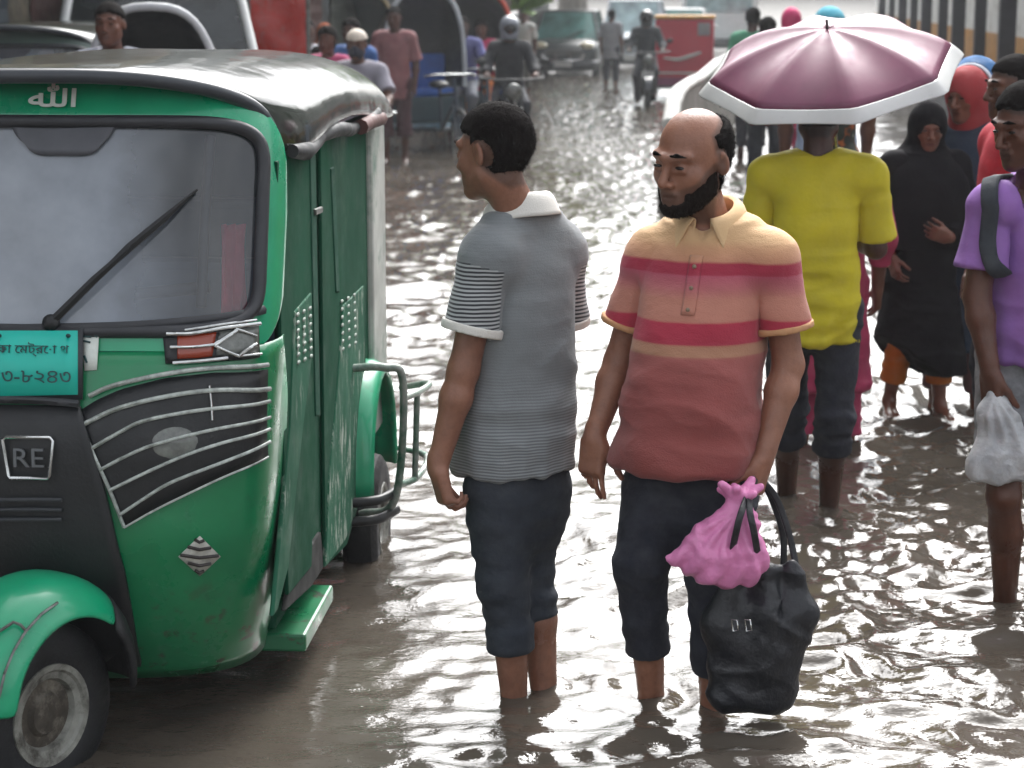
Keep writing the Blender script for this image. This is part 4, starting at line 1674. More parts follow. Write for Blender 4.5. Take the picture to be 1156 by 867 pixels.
# diamond reflector
dm = MB()
c_ = [N(225, 604), N(248, 627), N(225, 649), N(201, 627)]
c4 = [nose(*p, .006) for p in c_]
rows = [[c4[0].lerp(c4[3], v).lerp(c4[1].lerp(c4[2], v), u) for v in np.linspace(0, 1, 4)] for u in np.linspace(0, 1, 4)]
rfl = dm.grid(rows).build('reflector_sticker', mat('silver_sticker', '#b9b8b0', rough=.4, var=.3, vscale=60), rk, smooth=40, solid=.002)
mb = MB()
for k in (.12, .3, .5, .7, .88):
    a, b_ = c4[0].lerp(c4[3], k), c4[1].lerp(c4[2], k) if False else c4[0].lerp(c4[1], k)
    a2, b2 = c4[3].lerp(c4[2], k), None
    p1 = c4[0].lerp(c4[2], k)
    hw2 = (.5 - abs(k - .5)) * .92
    q1, q2 = c4[3] - (c4[3] + c4[1]) / 2, c4[1] - (c4[3] + c4[1]) / 2
    mb.tube([p1 + q1 * hw2 * 2 * .98 + Vector((0, -.003, .004)), p1 + Vector((0, -.003, -.003)), p1 + q2 * hw2 * 2 * .98 + Vector((0, -.003, .002))], .0042, 5)
mb.build('sticker_bars', mat('brown_black_band', '#2a2422', rough=.6), rfl)

# ---- side: door leaves, scuffed edges, sill, rear quarter
XS = .515
mb = MB()
mb.box((XS - .02, 1.42, .82), (.03, 1.62, 1.16))
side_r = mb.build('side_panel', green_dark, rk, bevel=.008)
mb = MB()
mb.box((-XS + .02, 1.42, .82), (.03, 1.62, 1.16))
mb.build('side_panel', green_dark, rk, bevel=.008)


def side_patch(pts, off, name, m, parent=rk, th=.012, xs=XS):
    poly = [S(*p, xs + off) for p in pts]
    return MB().prism(poly, 'x', xs + off - th, xs + off).build(name, m, parent, bevel=.004)


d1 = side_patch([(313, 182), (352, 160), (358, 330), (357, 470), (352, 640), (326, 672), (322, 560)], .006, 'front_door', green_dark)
side_patch([(350, 158), (356, 157), (362, 470), (357, 470)], .010, 'door_edge', mat('grey_green_edge', '#1c4a3a', rough=.7, spec=.15), d1)
side_patch([(333, 352), (352, 330), (353, 400), (344, 470), (334, 560), (326, 640), (314, 688), (309, 696), (318, 600), (328, 480)], .010, 'scuffed_edge', scuffed, d1)
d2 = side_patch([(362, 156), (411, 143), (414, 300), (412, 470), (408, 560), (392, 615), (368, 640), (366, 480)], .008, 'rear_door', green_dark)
side_patch([(388, 345), (411, 322), (412, 470), (407, 565), (390, 610), (368, 640), (372, 540), (381, 440)], .012, 'scuffed_edge', scuffed, d2)
side_patch([(374, 190), (378, 188), (384, 330), (380, 330)], .012, 'door_edge', mat('grey_green_edge', '#35604f'), d2)
side_patch([(357, 236), (365, 233), (365, 240), (358, 243)], .018, 'latch', steel, d1)
gap = side_patch([(328, 655), (362, 600), (366, 640), (352, 662), (322, 690)], .004, 'footwell_shade', mat('footwell_shade_black', '#0a0c0c', rough=.9))  # near-black sheet paints in the shade of the open gap
# grille dots (raised knurling) at the top of the scuffed edges
mb = MB()
for ox, oy, par in ((336, 355, d1), (386, 340, d2)):
    mb = MB()
    for i in range(7):
        for j in range(3):
            p = S(ox + j * 7 + i * .2, oy + i * 9 - j * 3.5, XS + .012)
            mb.ball((XS + .012, p[0], p[1]), (.004, .020, .0055), 8, 5)
    mb.build('stud_mesh', mat('pale_metal_dots', '#8d998f', rough=.5), par, smooth=60)
y0_, z0_ = S(300, 702, .56)
y1_, z1_ = S(362, 648, .56)
mb = MB()
mb.prism([(.62, .09), (1.08, .09), (1.08, .14), (.62, .14)], 'x', .40, .545)
mb.build('side_sill', green, rk, bevel=.008)
mb = MB()
mb.prism([(.62, .10), (1.22, .10), (1.22, .155), (.62, .155)], 'x', -.555, -.40)
mb.build('side_sill', green, rk, bevel=.008)
# rear post and quarter, pale and scuffed
mb = MB()
mb.prism([(2.10, .35), (2.42, .35), (2.42, 1.36), (2.10, 1.36)], 'x', XS - .03, XS + .014)
mb.build('rear_quarter', mat('pale_worn_quarter', '#b3b6b0', rough=.6, var=.3, dirt='#0d5a42', dscale=4, damt=.3), rk, bevel=.012)
mb = MB()
mb.prism([(2.10, .35), (2.42, .35), (2.42, 1.36), (2.10, 1.36)], 'x', -XS - .014, -XS + .03)
mb.build('rear_quarter', mat('pale_worn_quarter', '#8f938c'), rk, bevel=.012)
mb = MB()
mb.box((0, 2.43, .80), (1.03, .04, 1.1))
mb.box((0, 1.5, .20), (.96, 1.9, .06))
mb.build('rear_wall', green_dark, rk, bevel=.01)
mb = MB()
mb.box((0, 1.02, .52), (.86, .36, .10))
mb.box((0, 1.22, .80), (.86, .10, .5))
mb.build('driver_seat', mat('grey_blue_vinyl', '#56657c', rough=.5), rk, bevel=.03)
mb = MB()
mb.box((0, 1.95, .48), (.96, .5, .12))
mb.box((0, 2.24, .82), (.96, .12, .6))
mb.build('rear_seat', mat('grey_blue_vinyl', '#56657c'), rk, bevel=.03)
# handlebar column and inner post, cloth hanging in the cab, sun strip
mb = MB()
mb.tube([(.02, .36, .5), (.02, .52, 1.02)], .03, 10)
mb.tube([(-.33, .56, 1.06), (0, .53, 1.03), (.33, .56, 1.06)], .016, 8)
mb.build('handlebar', blk, rk, smooth=50)
(xa, za), (xb, zb) = hit(228, 345, lambda x, z: .62, .6), hit(240, 155, lambda x, z: .62, .6)
mb = MB()
mb.tube([nose(*N(229, 345), -.03), nose(*N(233, 250), -.03), nose(*N(240, 150), -.03)], .013, 8)
mb.build('inner_post', blk, rk, smooth=50)
cl = []
for i in range(9):
    row = []
    py = 250 + (352 - 250) * i / 8
    for j in range(10):
        px = 256 + (292 - 256) * j / 9
        row.append(nose(*N(px, py), -.045 + .012 * math.sin(j * 1.9 + i * .3)))
    cl.append(row)
MB().grid(cl).build('hanging_cloth', mat('pink_red_cloth', '#e0385e', rough=.9, var=.2), rk, smooth=60, solid=.004)
cl = []
for i in range(6):
    a = i / 5
    row = []
    for j in range(17):
        u = j / 16 * 2 - 1
        x, z = hit(72 + 58 * u * (1 - .25 * a * a), 140 + 36 * a * (1 - .35 * u ** 6), lambda x, z: nose(x, z).y, .4)
        row.append(nose(x, z, .004))
    cl.append(row)
MB().grid(cl).build('sun_visor', mat('dark_grey_visor', '#4a4c53', rough=.45), rk, smooth=60, solid=.002)

# ---- roof hood
rows = []
ys_ = [.30, .33, .40, .60, .90, 1.2, 1.5, 1.8, 2.1, 2.3, 2.44, 2.52]
zc = [1.600, 1.607, 1.611, 1.614, 1.616, 1.617, 1.617, 1.614, 1.606, 1.582, 1.525, 1.40]
for y, zc_ in zip(ys_, zc):
    hw = .50 + .045 * min(1, (y - .30) / .3)
    row = []
    for i in range(41):
        s_ = i / 40 * 2 - 1
        a = s_ * PI / 2
        x = hw * math.copysign(abs(math.sin(a)) ** .72, s_)
        drop = (1 - abs(math.cos(a)) ** .62)
        edge = 1.425 - .03 * math.sin(y * 3.2) - (.02 if y > .5 else 0)
        z = zc_ - (zc_ - edge) * drop
        back = .26 * (abs(x) / hw) ** 3 * max(0, 1 - (y - .30) / .5)
        z += .005 * math.sin(x * 9 + y * 4) * math.cos(y * 5 - x * 3) * (1 if .4 < y < 2.3 else .3)
        row.append(Vector((x, y + back, z)))
    rows.append(row)
hood = MB().grid(rows).build('roof_hood', vinyl, rk, smooth=70, solid=.012, subsurf=1)
# rolled front hem of the hood
MB().tube([Vector((p.x, p.y - .012, p.z - .008)) for p in rows[0]], .018, 8).build('hood_hem', mat('grey_vinyl_hem', '#33373d', rough=.35, var=.2), hood, smooth=60)
# rolled side blind under the roof edge
mb = MB()
for sg in (1, -1):
    mb = MB()
    P_ = []
    for k in range(15):
        y = .62 + 1.75 * k / 14
        P_.append(Vector((sg * (.535 + .012 * math.sin(k * 1.3)), y, 1.395 - .012 * math.sin(k * .9))))
    mb.tube(P_, [.017 + .007 * math.sin(k * 1.7) ** 2 for k in range(15)], 10)
    mb.build('rolled_blind', mat('dark_grey_canvas', '#1c1f22', rough=.7, var=.35), hood, smooth=60)
mb = MB()
mb.tube([(.545, 1.75, 1.385), (.55, 1.95, 1.392), (.545, 2.2, 1.385)], .024, 8)
mb.build('blind_tie', mat('brown_red_strap', '#54302c', rough=.7), hood, smooth=60)

# ---- wheels
def wheel(name, c, r_, w_, axis, parent, rimr):
    M = Matrix.Translation(c) @ Vector((0, 0, 1)).rotation_difference(Vector(axis)).to_matrix().to_4x4()
    prof = [(rimr, -w_ * .42), (rimr + .012, -w_ * .5), (r_ - .03, -w_ * .5), (r_ - .006, -w_ * .36), (r_, -w_ * .16), (r_, w_ * .16), (r_ - .006, w_ * .36), (r_ - .03, w_ * .5), (rimr + .012, w_ * .5), (rimr, w_ * .42)]
    ty = MB().lathe(prof, 40, M, caps=False).build('wheel', rub, parent, smooth=40)
    pr2 = [(rimr * .70, w_ * .26), (rimr * .76, w_ * .40), (rimr * .90, w_ * .44), (rimr * .95, w_ * .50), (rimr + .008, w_ * .52), (rimr + .010, w_ * .44), (rimr, -w_ * .4)]
    rm = MB().lathe(pr2, 40, M, caps=False).build('rim', mat('dull_grey_rim', '#8f9089', rough=.55, metal=.1, var=.4, vscale=22, dirt='#3a3732', dscale=14, damt=.5), ty, smooth=30)
    pr3 = [(.012, w_ * .40), (.045, w_ * .38), (.055, w_ * .26), (rimr * .60, w_ * .14), (rimr * .71, w_ * .27)]
    MB().lathe(pr3, 40, M).build('hub', mat('rusty_brown_hub', '#4c463e', rough=.7, metal=.1, var=.5, vscale=24, dirt='#8a857a', dscale=11, damt=.45), rm, smooth=30)
    return ty


steer = R(28)
ax_ = Vector((math.cos(steer), -math.sin(steer), 0))           # wheel axis, towards the picture's right and the camera
wc = _rki @ at(40, 803, 4.50)
wheel('wheel', wc, .215, .105, ax_, rk, .112)
fw_ = Vector((-math.sin(steer), -math.cos(steer), 0))          # wheel heading
# fender over the steered wheel
rows = []
for i in range(17):
    a = R(-20) + R(205) * i / 16                                  # from low in front, over the top, to low behind
    rr = .262 + .02 * math.sin(a)
    row = []
    for j in range(13):
        u = j / 12 * 2 - 1
        wdt = .135
        k = 1 - .30 * abs(u) ** 3
        p = wc + ax_ * (wdt * u) + (fw_ * math.cos(a) + Vector((0, 0, 1)) * math.sin(a)) * rr * k + Vector((0, 0, .045))
        row.append(p)
    rows.append(row)
fend = MB().grid(rows[2:13]).build('front_fender', green_light, rk, smooth=70, solid=.012, subsurf=1)
mb = MB()
mb.grid([[p - Vector((0, 0, .0)) for p in r] for r in rows[12:]])
mb.build('mud_flap', rub, fend, smooth=60, solid=.012)
mb = MB()
for u0, u1, i0, i1 in ((4, 11, 7, 3), (11, 11, 3, 8), (4, 11, 3, 6)):
    pth = []
    for k in range(9):
        i = i0 + (i1 - i0) * k / 8
        j = u0 + (u1 - u0) * k / 8
        p = rows[int(round(i))][int(round(j))]
        pth.append(p + (p - wc).normalized() * .014)
    mb.tube(smooth_path(pth, 20), .0035, 6)
mb.build('fender_guard', steel, fend, smooth=60)
mb = MB()
mb.tube([wc - ax_ * .085, wc - ax_ * .10 - fw_ * .10 + Vector((0, 0, .10)), wc - ax_ * .06 - fw_ * .10 + Vector((0, 0, .22))], .022, 8)
mb.build('fork', blk, rk, smooth=50)
for sg in (1, -1):
    cw = Vector((sg * .515, 1.98, .10))
    wheel('wheel', cw, .215, .11, (sg, 0, 0), rk, .112)
    # rear fender: rounded bulge outside the quarter
    rows2 = []
    for i in range(15):
        a = PI * i / 14
        row = []
        for j in range(7):
            u = j / 6
            rr = (.30 + .05 * math.sin(a)) * (1 - .10 * u ** 3)
            row.append(Vector((sg * (.50 + .075 * u), 1.98 - math.cos(a) * rr * 1.05, .22 + math.sin(a) * rr * 1.15)))
        rows2.append(row)
    rf = MB().grid(rows2).build('rear_fender', green_light, rk, smooth=70, solid=.012)
    # crash bar round the rear fender
    mb = MB()
    mb.tube(smooth_path([(sg * .52, 1.64, .66), (sg * .62, 1.66, .66), (sg * .675, 1.68, .61), (sg * .645, 1.70, .24), (sg * .53, 1.72, .18)], 30), .013, 8)
    mb.tube(smooth_path([(sg * .675, 1.68, .56), (sg * .70, 1.9, .54), (sg * .69, 2.25, .50), (sg * .58, 2.38, .46)], 24), .011, 8)
    mb.tube(smooth_path([(sg * .65, 1.70, .28), (sg * .69, 1.9, .26), (sg * .68, 2.25, .25), (sg * .56, 2.38, .25)], 24), .011, 8)
    mb.tube([(sg * .697, 1.86, .54), (sg * .687, 1.86, .26)], .010, 8)
    mb.build('crash_bar', mat('worn_white_bar', '#9aa09a', rough=.45, metal=.3, var=.4, dirt='#0d5a42', dscale=8, damt=.5), rk, smooth=60)
    mb = MB()
    mb.tube(smooth_path([(sg * .50, 1.60, .245), (sg * .60, 1.63, .25), (sg * .64, 1.75, .25)], 16), .016, 8)
    mb.tube(smooth_path([(sg * .50, 1.60, .185), (sg * .60, 1.63, .19), (sg * .64, 1.75, .19)], 16), .016, 8)
    mb.build('rear_step_bar', blk, rk, smooth=60)
# ================================================================ the street: its own axes run 7.5 degrees to the right of the view
SLOPE = .1317
S_ANG = math.atan(SLOPE)
_st = Matrix.Rotation(-S_ANG, 4, 'Z')


def ST_(xs, ys, z=0.0):
    """street axes -> world: xs metres right of the line through the camera, ys metres along it"""
    return Vector((xs + SLOPE * ys, ys, z))


RZS = -S_ANG
concrete = mat('grey_concrete', '#7d7a74', rough=.9, var=.3, vscale=3, bump=.4, bscale=25, dirt='#4c4a45', dscale=2.5, damt=.6)
whitewash = mat('whitewash', '#cfd0cd', rough=.85, var=.12, vscale=3, bump=.3, bscale=18, dirt='#8e8c86', dscale=4, damt=.4)

# ---- concrete divider with white coping
A, B_ = Vector((1.22, 17.1, 0)), Vector((7.2, 59, 0))
dv = (B_ - A).normalized()
nr = Vector((dv.y, -dv.x, 0))
n = 36
b1, b2 = MB(), MB()
r1, r2 = [], []
for i in range(n + 1):
    p = A.lerp(B_, (i / n) ** 1.3)
    tt = (p - A).length
    hgt = .93 - .22 * math.exp(-tt / .35) + .015 * math.sin(tt * .9)
    r1.append([p + nr * x + Vector((0, 0, z)) for x, z in ((0, GROUND), (.0, .15), (.04, hgt), (.16, hgt), (.20, .15), (.20, GROUND))])
    c_ = []
    for k in range(10):
        a = 2 * PI * k / 10
        c_.append(p + nr * (.10 + .072 * math.cos(a)) + Vector((0, 0, hgt + .030 + (.050 + .008 * math.sin(tt * 2.3)) * math.sin(a))))
    r2.append(c_)
b1.grid(r1)
b1.add(r1[0], [tuple(range(6))])
dvd = empty('divider_wall', (0, 0, 0), 0, 'long grey concrete divider wall with thick white coping running away up the flooded street', 'wall')
b1.build('wall_face', concrete, dvd, smooth=30)
b2.grid(r2, closed_v=True)
b2.add(r2[0], [tuple(range(9, -1, -1))])
b2.build('coping', whitewash, dvd, smooth=60)

# ---- footpath under the shallower water on the right, and the compound wall with its columns
m = MB()
pv = [ST_(.40, 7.4), ST_(2.45, 7.4), ST_(2.45, 70), ST_(.40, 70)]
m.prism([(p.x, p.y) for p in pv], 'z', GROUND, -.025)
tag(m.build('footpath', concrete), kind='structure')

fn = empty('railing_wall', ST_(2.4, 14), RZS, 'dark columned railing on a low grey wall along the right edge of the footpath', 'railing')
m = MB()
m.prism([(0, GROUND), (.28, GROUND), (.28, .86), (0, .86)], 'y', 0, 50)
m.build('low_wall', mat('dark_grey_wall', '#3d3d42', rough=.85, var=.3, vscale=2, bump=.3), fn, bevel=.01)
m = MB()
m.prism([(-.03, .862), (.31, .862), (.31, .905), (-.03, .905)], 'y', 0, 50)
m.build('ledge', mat('pale_grey_ledge', '#8c8a85', rough=.8), fn, bevel=.01)
for k, y in enumerate((3.1, 6.4, 9.7, 13.0, 16.4, 19.4, 23.4, 27.0, 31.0, 35.5, 40.5)):
    m = MB()
    wd = .15 if k % 2 else .19
    m.box((.14, y, 2.30), (wd, wd, 2.79))
    m.build('column', mat('dark_column_paint', '#24242c', rough=.6, var=.3), fn, bevel=.012)
m = MB()
m.box((.14, 25, 3.75), (.22, 50, .14))
m.build('top_beam', mat('dark_column_paint', '#24242c'), fn)

bw = empty('compound_building', ST_(3.05, 10), RZS, 'white building with ochre lower wall behind the dark columns on the right', 'building')
m = MB()
m.prism([(0, GROUND), (4, GROUND), (4, 1.27), (0, 1.27)], 'y', 0, 60)
m.build('ochre_dado', mat('ochre_paint', '#b07a26', rough=.8, var=.2, vscale=2, dirt='#6d5120', dscale=3, damt=.4), bw)
m = MB()
m.prism([(.012, 1.272), (4, 1.272), (4, 4.6), (.012, 4.6)], 'y', .01, 59.99)
m.build('white_wall', whitewash, bw)
m = MB()
m.prism([(-.35, 4.602), (4.3, 4.602), (4.3, 4.8), (-.35, 4.8)], 'y', -.3, 60.3)
m.build('roof_slab', concrete, bw)
for k in range(12):
    y = 3 + k * 4.7
    m = MB()
    m.box((.0, y, 2.95), (.05, 1.3, 1.2))
    wn = m.build('window', mat('window_frame_grey', '#55585c', rough=.6), bw)
    m = MB()
    m.box((-.03, y, 2.95), (.02, 1.1, 1.0))
    m.build('pane', mat('dark_glass', '#0d1216', rough=.08, var=.2), wn)

# ---- shop houses on the left
def shop_house(ys, length, h, col, label, rnd):
    b = empty('shop_house', ST_(-5.9, ys), RZS, label, 'building', 'shop houses along the left of the street')
    wm = mat('plaster_' + col.lstrip('#'), col, rough=.9, var=.25, vscale=1.5, bump=.3, bscale=12, dirt='#4a463e', dscale=1.2, damt=.6)
    m = MB()
    m.prism([(-7, GROUND), (0, GROUND), (0, h), (-7, h)], 'y', .05, length - .05)
    m.build('wall', wm, b)
    m = MB()
    m.prism([(-7.1, h + .002), (.25, h + .002), (.25, h + .22), (-7.1, h + .22)], 'y', 0, length)
    m.build('roof_slab', concrete, b)
    nb_ = max(1, int(length / 3.2))
    for i in range(nb_):
        y0, y1 = length * i / nb_ + .25, length * (i + 1) / nb_ - .25
        m = MB()
        zs = np.linspace(GROUND, 2.5, 30)
        m.grid([[Vector((.015 + .012 * (k % 2), y0 if s_ == 0 else y1, z)) for k, z in enumerate(zs)] for s_ in (0, 1)])
        m.build('shutter', mat('shutter_' + str(i % 3), ('#3a4650', '#5a3730', '#40463c')[i % 3], rough=.6, var=.3), b, solid=.01)
        m = MB()
        m.add([(.02, y0, 2.95), (1.1, y0, 2.55), (1.1, y1, 2.55), (.02, y1, 2.95)], [(0, 1, 2, 3)])
        m.build('awning', mat('awning_' + str((i + rnd) % 3), ('#41545f', '#5d4a3a', '#6a6a66')[(i + rnd) % 3], rough=.7), b, solid=.03)
        for fz in np.arange(3.9, h - 1, 3.0):
            m = MB()
            m.box((.0, (y0 + y1) / 2, fz + .4), (.10, 1.5, 1.5))
            wn = m.build('window', mat('window_frame_grey', '#55585c'), b)
            m = MB()
            m.box((.04, (y0 + y1) / 2, fz + .4), (.05, 1.3, 1.3))
            m.build('pane', mat('dark_glass', '#0d1216'), wn)
    return b


shop_house(3, 8.9, 9.8, '#7d766b', 'weathered grey plaster shop house nearest the camera on the left', 0)
shop_house(12, 7.9, 9.0, '#8a7f6a', 'two storey tan shop house behind the left row of rickshaws', 1)
shop_house(20, 9.9, 5.2, '#6d7477', 'blue grey shop house behind the man in the white cap', 2)
shop_house(30, 9.9, 6.8, '#85786f', 'brownish shop house behind the hooded cycle rickshaws', 0)
shop_house(40, 12, 5.2, '#77796f', 'farthest olive grey shop house left of the dark car', 1)

# ---- trees
def tree(loc, h, cr, label, cz=.62, seed=1, leaves=2600, col='#3f5a2a', low=None):
    rr = random.Random(seed)
    o = empty('street_tree', loc, 0, label, 'tree', 'trees along the street')
    pts = [(0, 0, 0)]
    x = y = 0
    for k in range(1, 7):
        x += rr.uniform(-.12, .12)
        y += rr.uniform(-.12, .12)
        pts.append((x, y, h * .62 * k / 6))
    tb = MB()
    tr = h * .022 + .06
    tb.tube(smooth_path(pts, 24), [tr * (1.35 - .9 * i / 24) for i in range(len(smooth_path(pts, 24)))], 10)
    ends = []
    for k in range(9):
        z0 = h * rr.uniform(.34, .6)
        a = rr.uniform(0, 2 * PI)
        L = cr * rr.uniform(.6, 1.0)
        e = Vector((math.cos(a) * L, math.sin(a) * L, z0 + h * rr.uniform(.08, .3)))
        s0 = Vector((x * z0 / (h * .62), y * z0 / (h * .62), z0))
        md_ = s0.lerp(e, .5) + Vector((rr.uniform(-.2, .2), rr.uniform(-.2, .2), .25))
        p = smooth_path([s0, md_, e], 10)
        tb.tube(p, [tr * .5 * (1 - .8 * i / len(p)) for i in range(len(p))], 6)
        ends += [e, md_]
    tb.build('trunk', mat('grey_bark', '#6b655c', rough=.95, var=.35, vscale=5, bump=.7, bscale=14, bdist=.03), o, smooth=60)
    c = MB()
    cl = [(e, cr * rr.uniform(.28, .5)) for e in ends] + [(Vector((rr.gauss(0, cr * .35), rr.gauss(0, cr * .35), h * rr.uniform(.6, .95))), cr * rr.uniform(.3, .5)) for _ in range(10)]
    if low:
        cl += [(Vector(q), rad) for q, rad in low]
    for i in range(leaves):
        ce, rad = cl[i % len(cl)]
        d = Vector((rr.gauss(0, 1), rr.gauss(0, 1), rr.gauss(0, .8))).normalized() * rad * rr.random() ** .4
        p = ce + d
        s_ = rr.uniform(.09, .20) * (1.0 + h * .02)
        u = Vector((rr.gauss(0, 1), rr.gauss(0, 1), rr.gauss(0, .6))).normalized()
        v = u.orthogonal().normalized() * .55
        c.add([p - u * s_, p - v * s_, p + u * s_, p + v * s_], [(0, 1, 2, 3)])
    t_ = 'leaf_' + col.lstrip('#')
    c.build('crown', mat(t_, col, rough=.6, var=.5, vscale=.8), o)
    return o


tree(ST_(-4.55, 33.5, GROUND), 6, 1.7, 'grey trunked tree with bright low leaves between the orange hooded rickshaw and the dark car', seed=3, col='#6f9a2c', low=[((.45, .3, 1.98), .32), ((.6, .4, 2.3), .4)], leaves=2600)
tree(ST_(-6.5, 62, GROUND), 11, 3.2, 'tall tree at the far left of the street beyond the cars', seed=5)
tree(ST_(7.5, 95, GROUND), 10, 4.0, 'broad dark tree at the far end of the street beyond the bus', seed=8)
tree(ST_(-9, 90, GROUND), 15, 5.0, 'farthest tree over the left roofs', seed=9)
tree(ST_(9.5, 66, GROUND), 12, 4.5, 'tree behind the white building', seed=12)
tree(ST_(8.8, 38, GROUND), 11, 4.0, 'dark tree rising behind the white and ochre building', seed=15)
# ================================================================ vehicles behind
fabric_black = mat('black_hood_fabric', '#15161a', rough=.5, var=.3, bump=.3, bscale=20)
tyre_m = mat('bicycle_tyre', '#17181a', rough=.7)


def spoke_wheel(parent, c, r_, w_=.022, axis=(1, 0, 0)):
    M = Matrix.Translation(c) @ Vector((0, 0, 1)).rotation_difference(Vector(axis)).to_matrix().to_4x4()
    ring = [M @ Vector((r_ * math.cos(2 * PI * k / 32), r_ * math.sin(2 * PI * k / 32), 0)) for k in range(32)]
    ty = MB().tube(ring, w_, 8, closed=True).build('wheel', tyre_m, parent, smooth=60)
    m = MB()
    ring = [M @ Vector(((r_ - w_) * math.cos(2 * PI * k / 32), (r_ - w_) * math.sin(2 * PI * k / 32), 0)) for k in range(32)]
    m.tube(ring, w_ * .55, 6, closed=True)
    for k in range(18):
        a = 2 * PI * k / 18
        m.tube([M @ Vector((.02 * math.cos(a + .5), .02 * math.sin(a + .5), .02 * (-1) ** k)), M @ Vector(((r_ - w_) * math.cos(a), (r_ - w_) * math.sin(a), 0))], .0025, 4)
    m.tube([M @ Vector((0, 0, -.05)), M @ Vector((0, 0, .05))], .022, 8)
    m.build('rim', steel, ty, smooth=60)
    return ty


def cycle_rickshaw(loc, rz, label, hood_c, rim_c, seat_c, group='hooded cycle rickshaws in the traffic'):
    o = empty('cycle_rickshaw', (loc[0], loc[1], GROUND), rz, label, 'cycle rickshaw', group)
    spoke_wheel(o, (0, -1.05, .34), .32)
    for sg in (1, -1):
        spoke_wheel(o, (sg * .50, .72, .34), .32)
    m = MB()
    m.tube([(0, -1.02, .36), (0, -.86, .86), (0, -.82, 1.0)], .022, 8)
    for sg in (1, -1):
        m.tube([(sg * .05, -1.05, .34), (sg * .05, -.90, .75)], .013, 6)
    m.tube([(0, -.88, .78), (0, -.35, .40), (0, .1, .38)], .02, 8)
    m.tube([(0, -.86, .84), (0, -.32, .80)], .02, 8)
    m.tube([(0, -.30, .88), (0, -.36, .40)], .018, 8)
    m.tube([(-.44, .72, .34), (.44, .72, .34)], .02, 8)
    for sg in (1, -1):
        m.tube([(sg * .04, -.30, .42), (sg * .40, .1, .40), (sg * .40, 1.0, .44)], .018, 8)
    m.build('frame', mat('rickshaw_frame_paint', '#2c3a48', rough=.5), o, smooth=50)
    m = MB()
    m.tube([(-.30, -.68, 1.03), (-.20, -.80, 1.05), (.20, -.80, 1.05), (.30, -.68, 1.03)], .013, 8)
    m.build('handlebar', chrome, o, smooth=50)
    m = MB()
    m.ball((0, -.28, .92), (.11, .16, .05), 12, 8)
    m.build('saddle', blk, o, smooth=60)
    m = MB()
    m.box((0, .62, .60), (.92, .52, .30))
    m.build('seat_box', mat('seat_box_dark_teal', '#24414a', rough=.5, var=.25), o, bevel=.03)
    m = MB()
    m.box((0, .60, .80), (.88, .48, .10))
    m.box((0, .86, 1.02), (.88, .10, .44))
    m.build('seat_cushion', mat('seat_' + seat_c.lstrip('#'), seat_c, rough=.5), o, bevel=.03)
    m = MB()
    m.box((0, .18, .42), (.86, .38, .04))
    m.build('footboard', mat('painted_tin', '#5d7f8f', rough=.5, metal=.3, dirt='#3c3a36'), o, bevel=.01)
    m = MB()
    m.box((0, 1.02, .55), (.96, .03, .44))
    m.build('back_board', mat('painted_tin', '#5d7f8f'), o, bevel=.01)
    rows = []
    for k in range(9):
        f = k / 8
        y = .30 + .68 * f
        hw = .50 - .03 * f
        z1 = 1.98 - .42 * f ** 2.2
        row = []
        for i in range(25):
            a = PI * i / 24
            x = -hw * math.copysign(abs(math.cos(a)) ** .72, math.cos(a))
            z = .86 + (z1 - .86) * abs(math.sin(a)) ** .72 + .012 * math.sin(k * 2.6 + i * .4)
            row.append(Vector((x, y + .05 * math.sin(a) * (1 - f) * -1, z)))
        rows.append(row)
    bk = [[p.lerp(Vector((0, 1.0, 1.1)), .0) for p in rows[-1]], [p.lerp(Vector((0, 1.0, 1.15)), .6) for p in rows[-1]], [Vector((0, 1.0, 1.15)) for p in rows[-1]]]
    h = MB().grid(rows)
    h.grid(bk)
    hd = h.build('hood', mat('hood_' + hood_c.lstrip('#'), hood_c, rough=.45, var=.3, bump=.3, bscale=18), o, smooth=60, solid=.012)
    MB().tube([p + Vector((0, -.012, .012)) for p in rows[0]], .028, 8).build('hood_rim', mat('hood_rim_' + rim_c.lstrip('#'), rim_c, rough=.6, var=.2), hd, smooth=60)
    return o


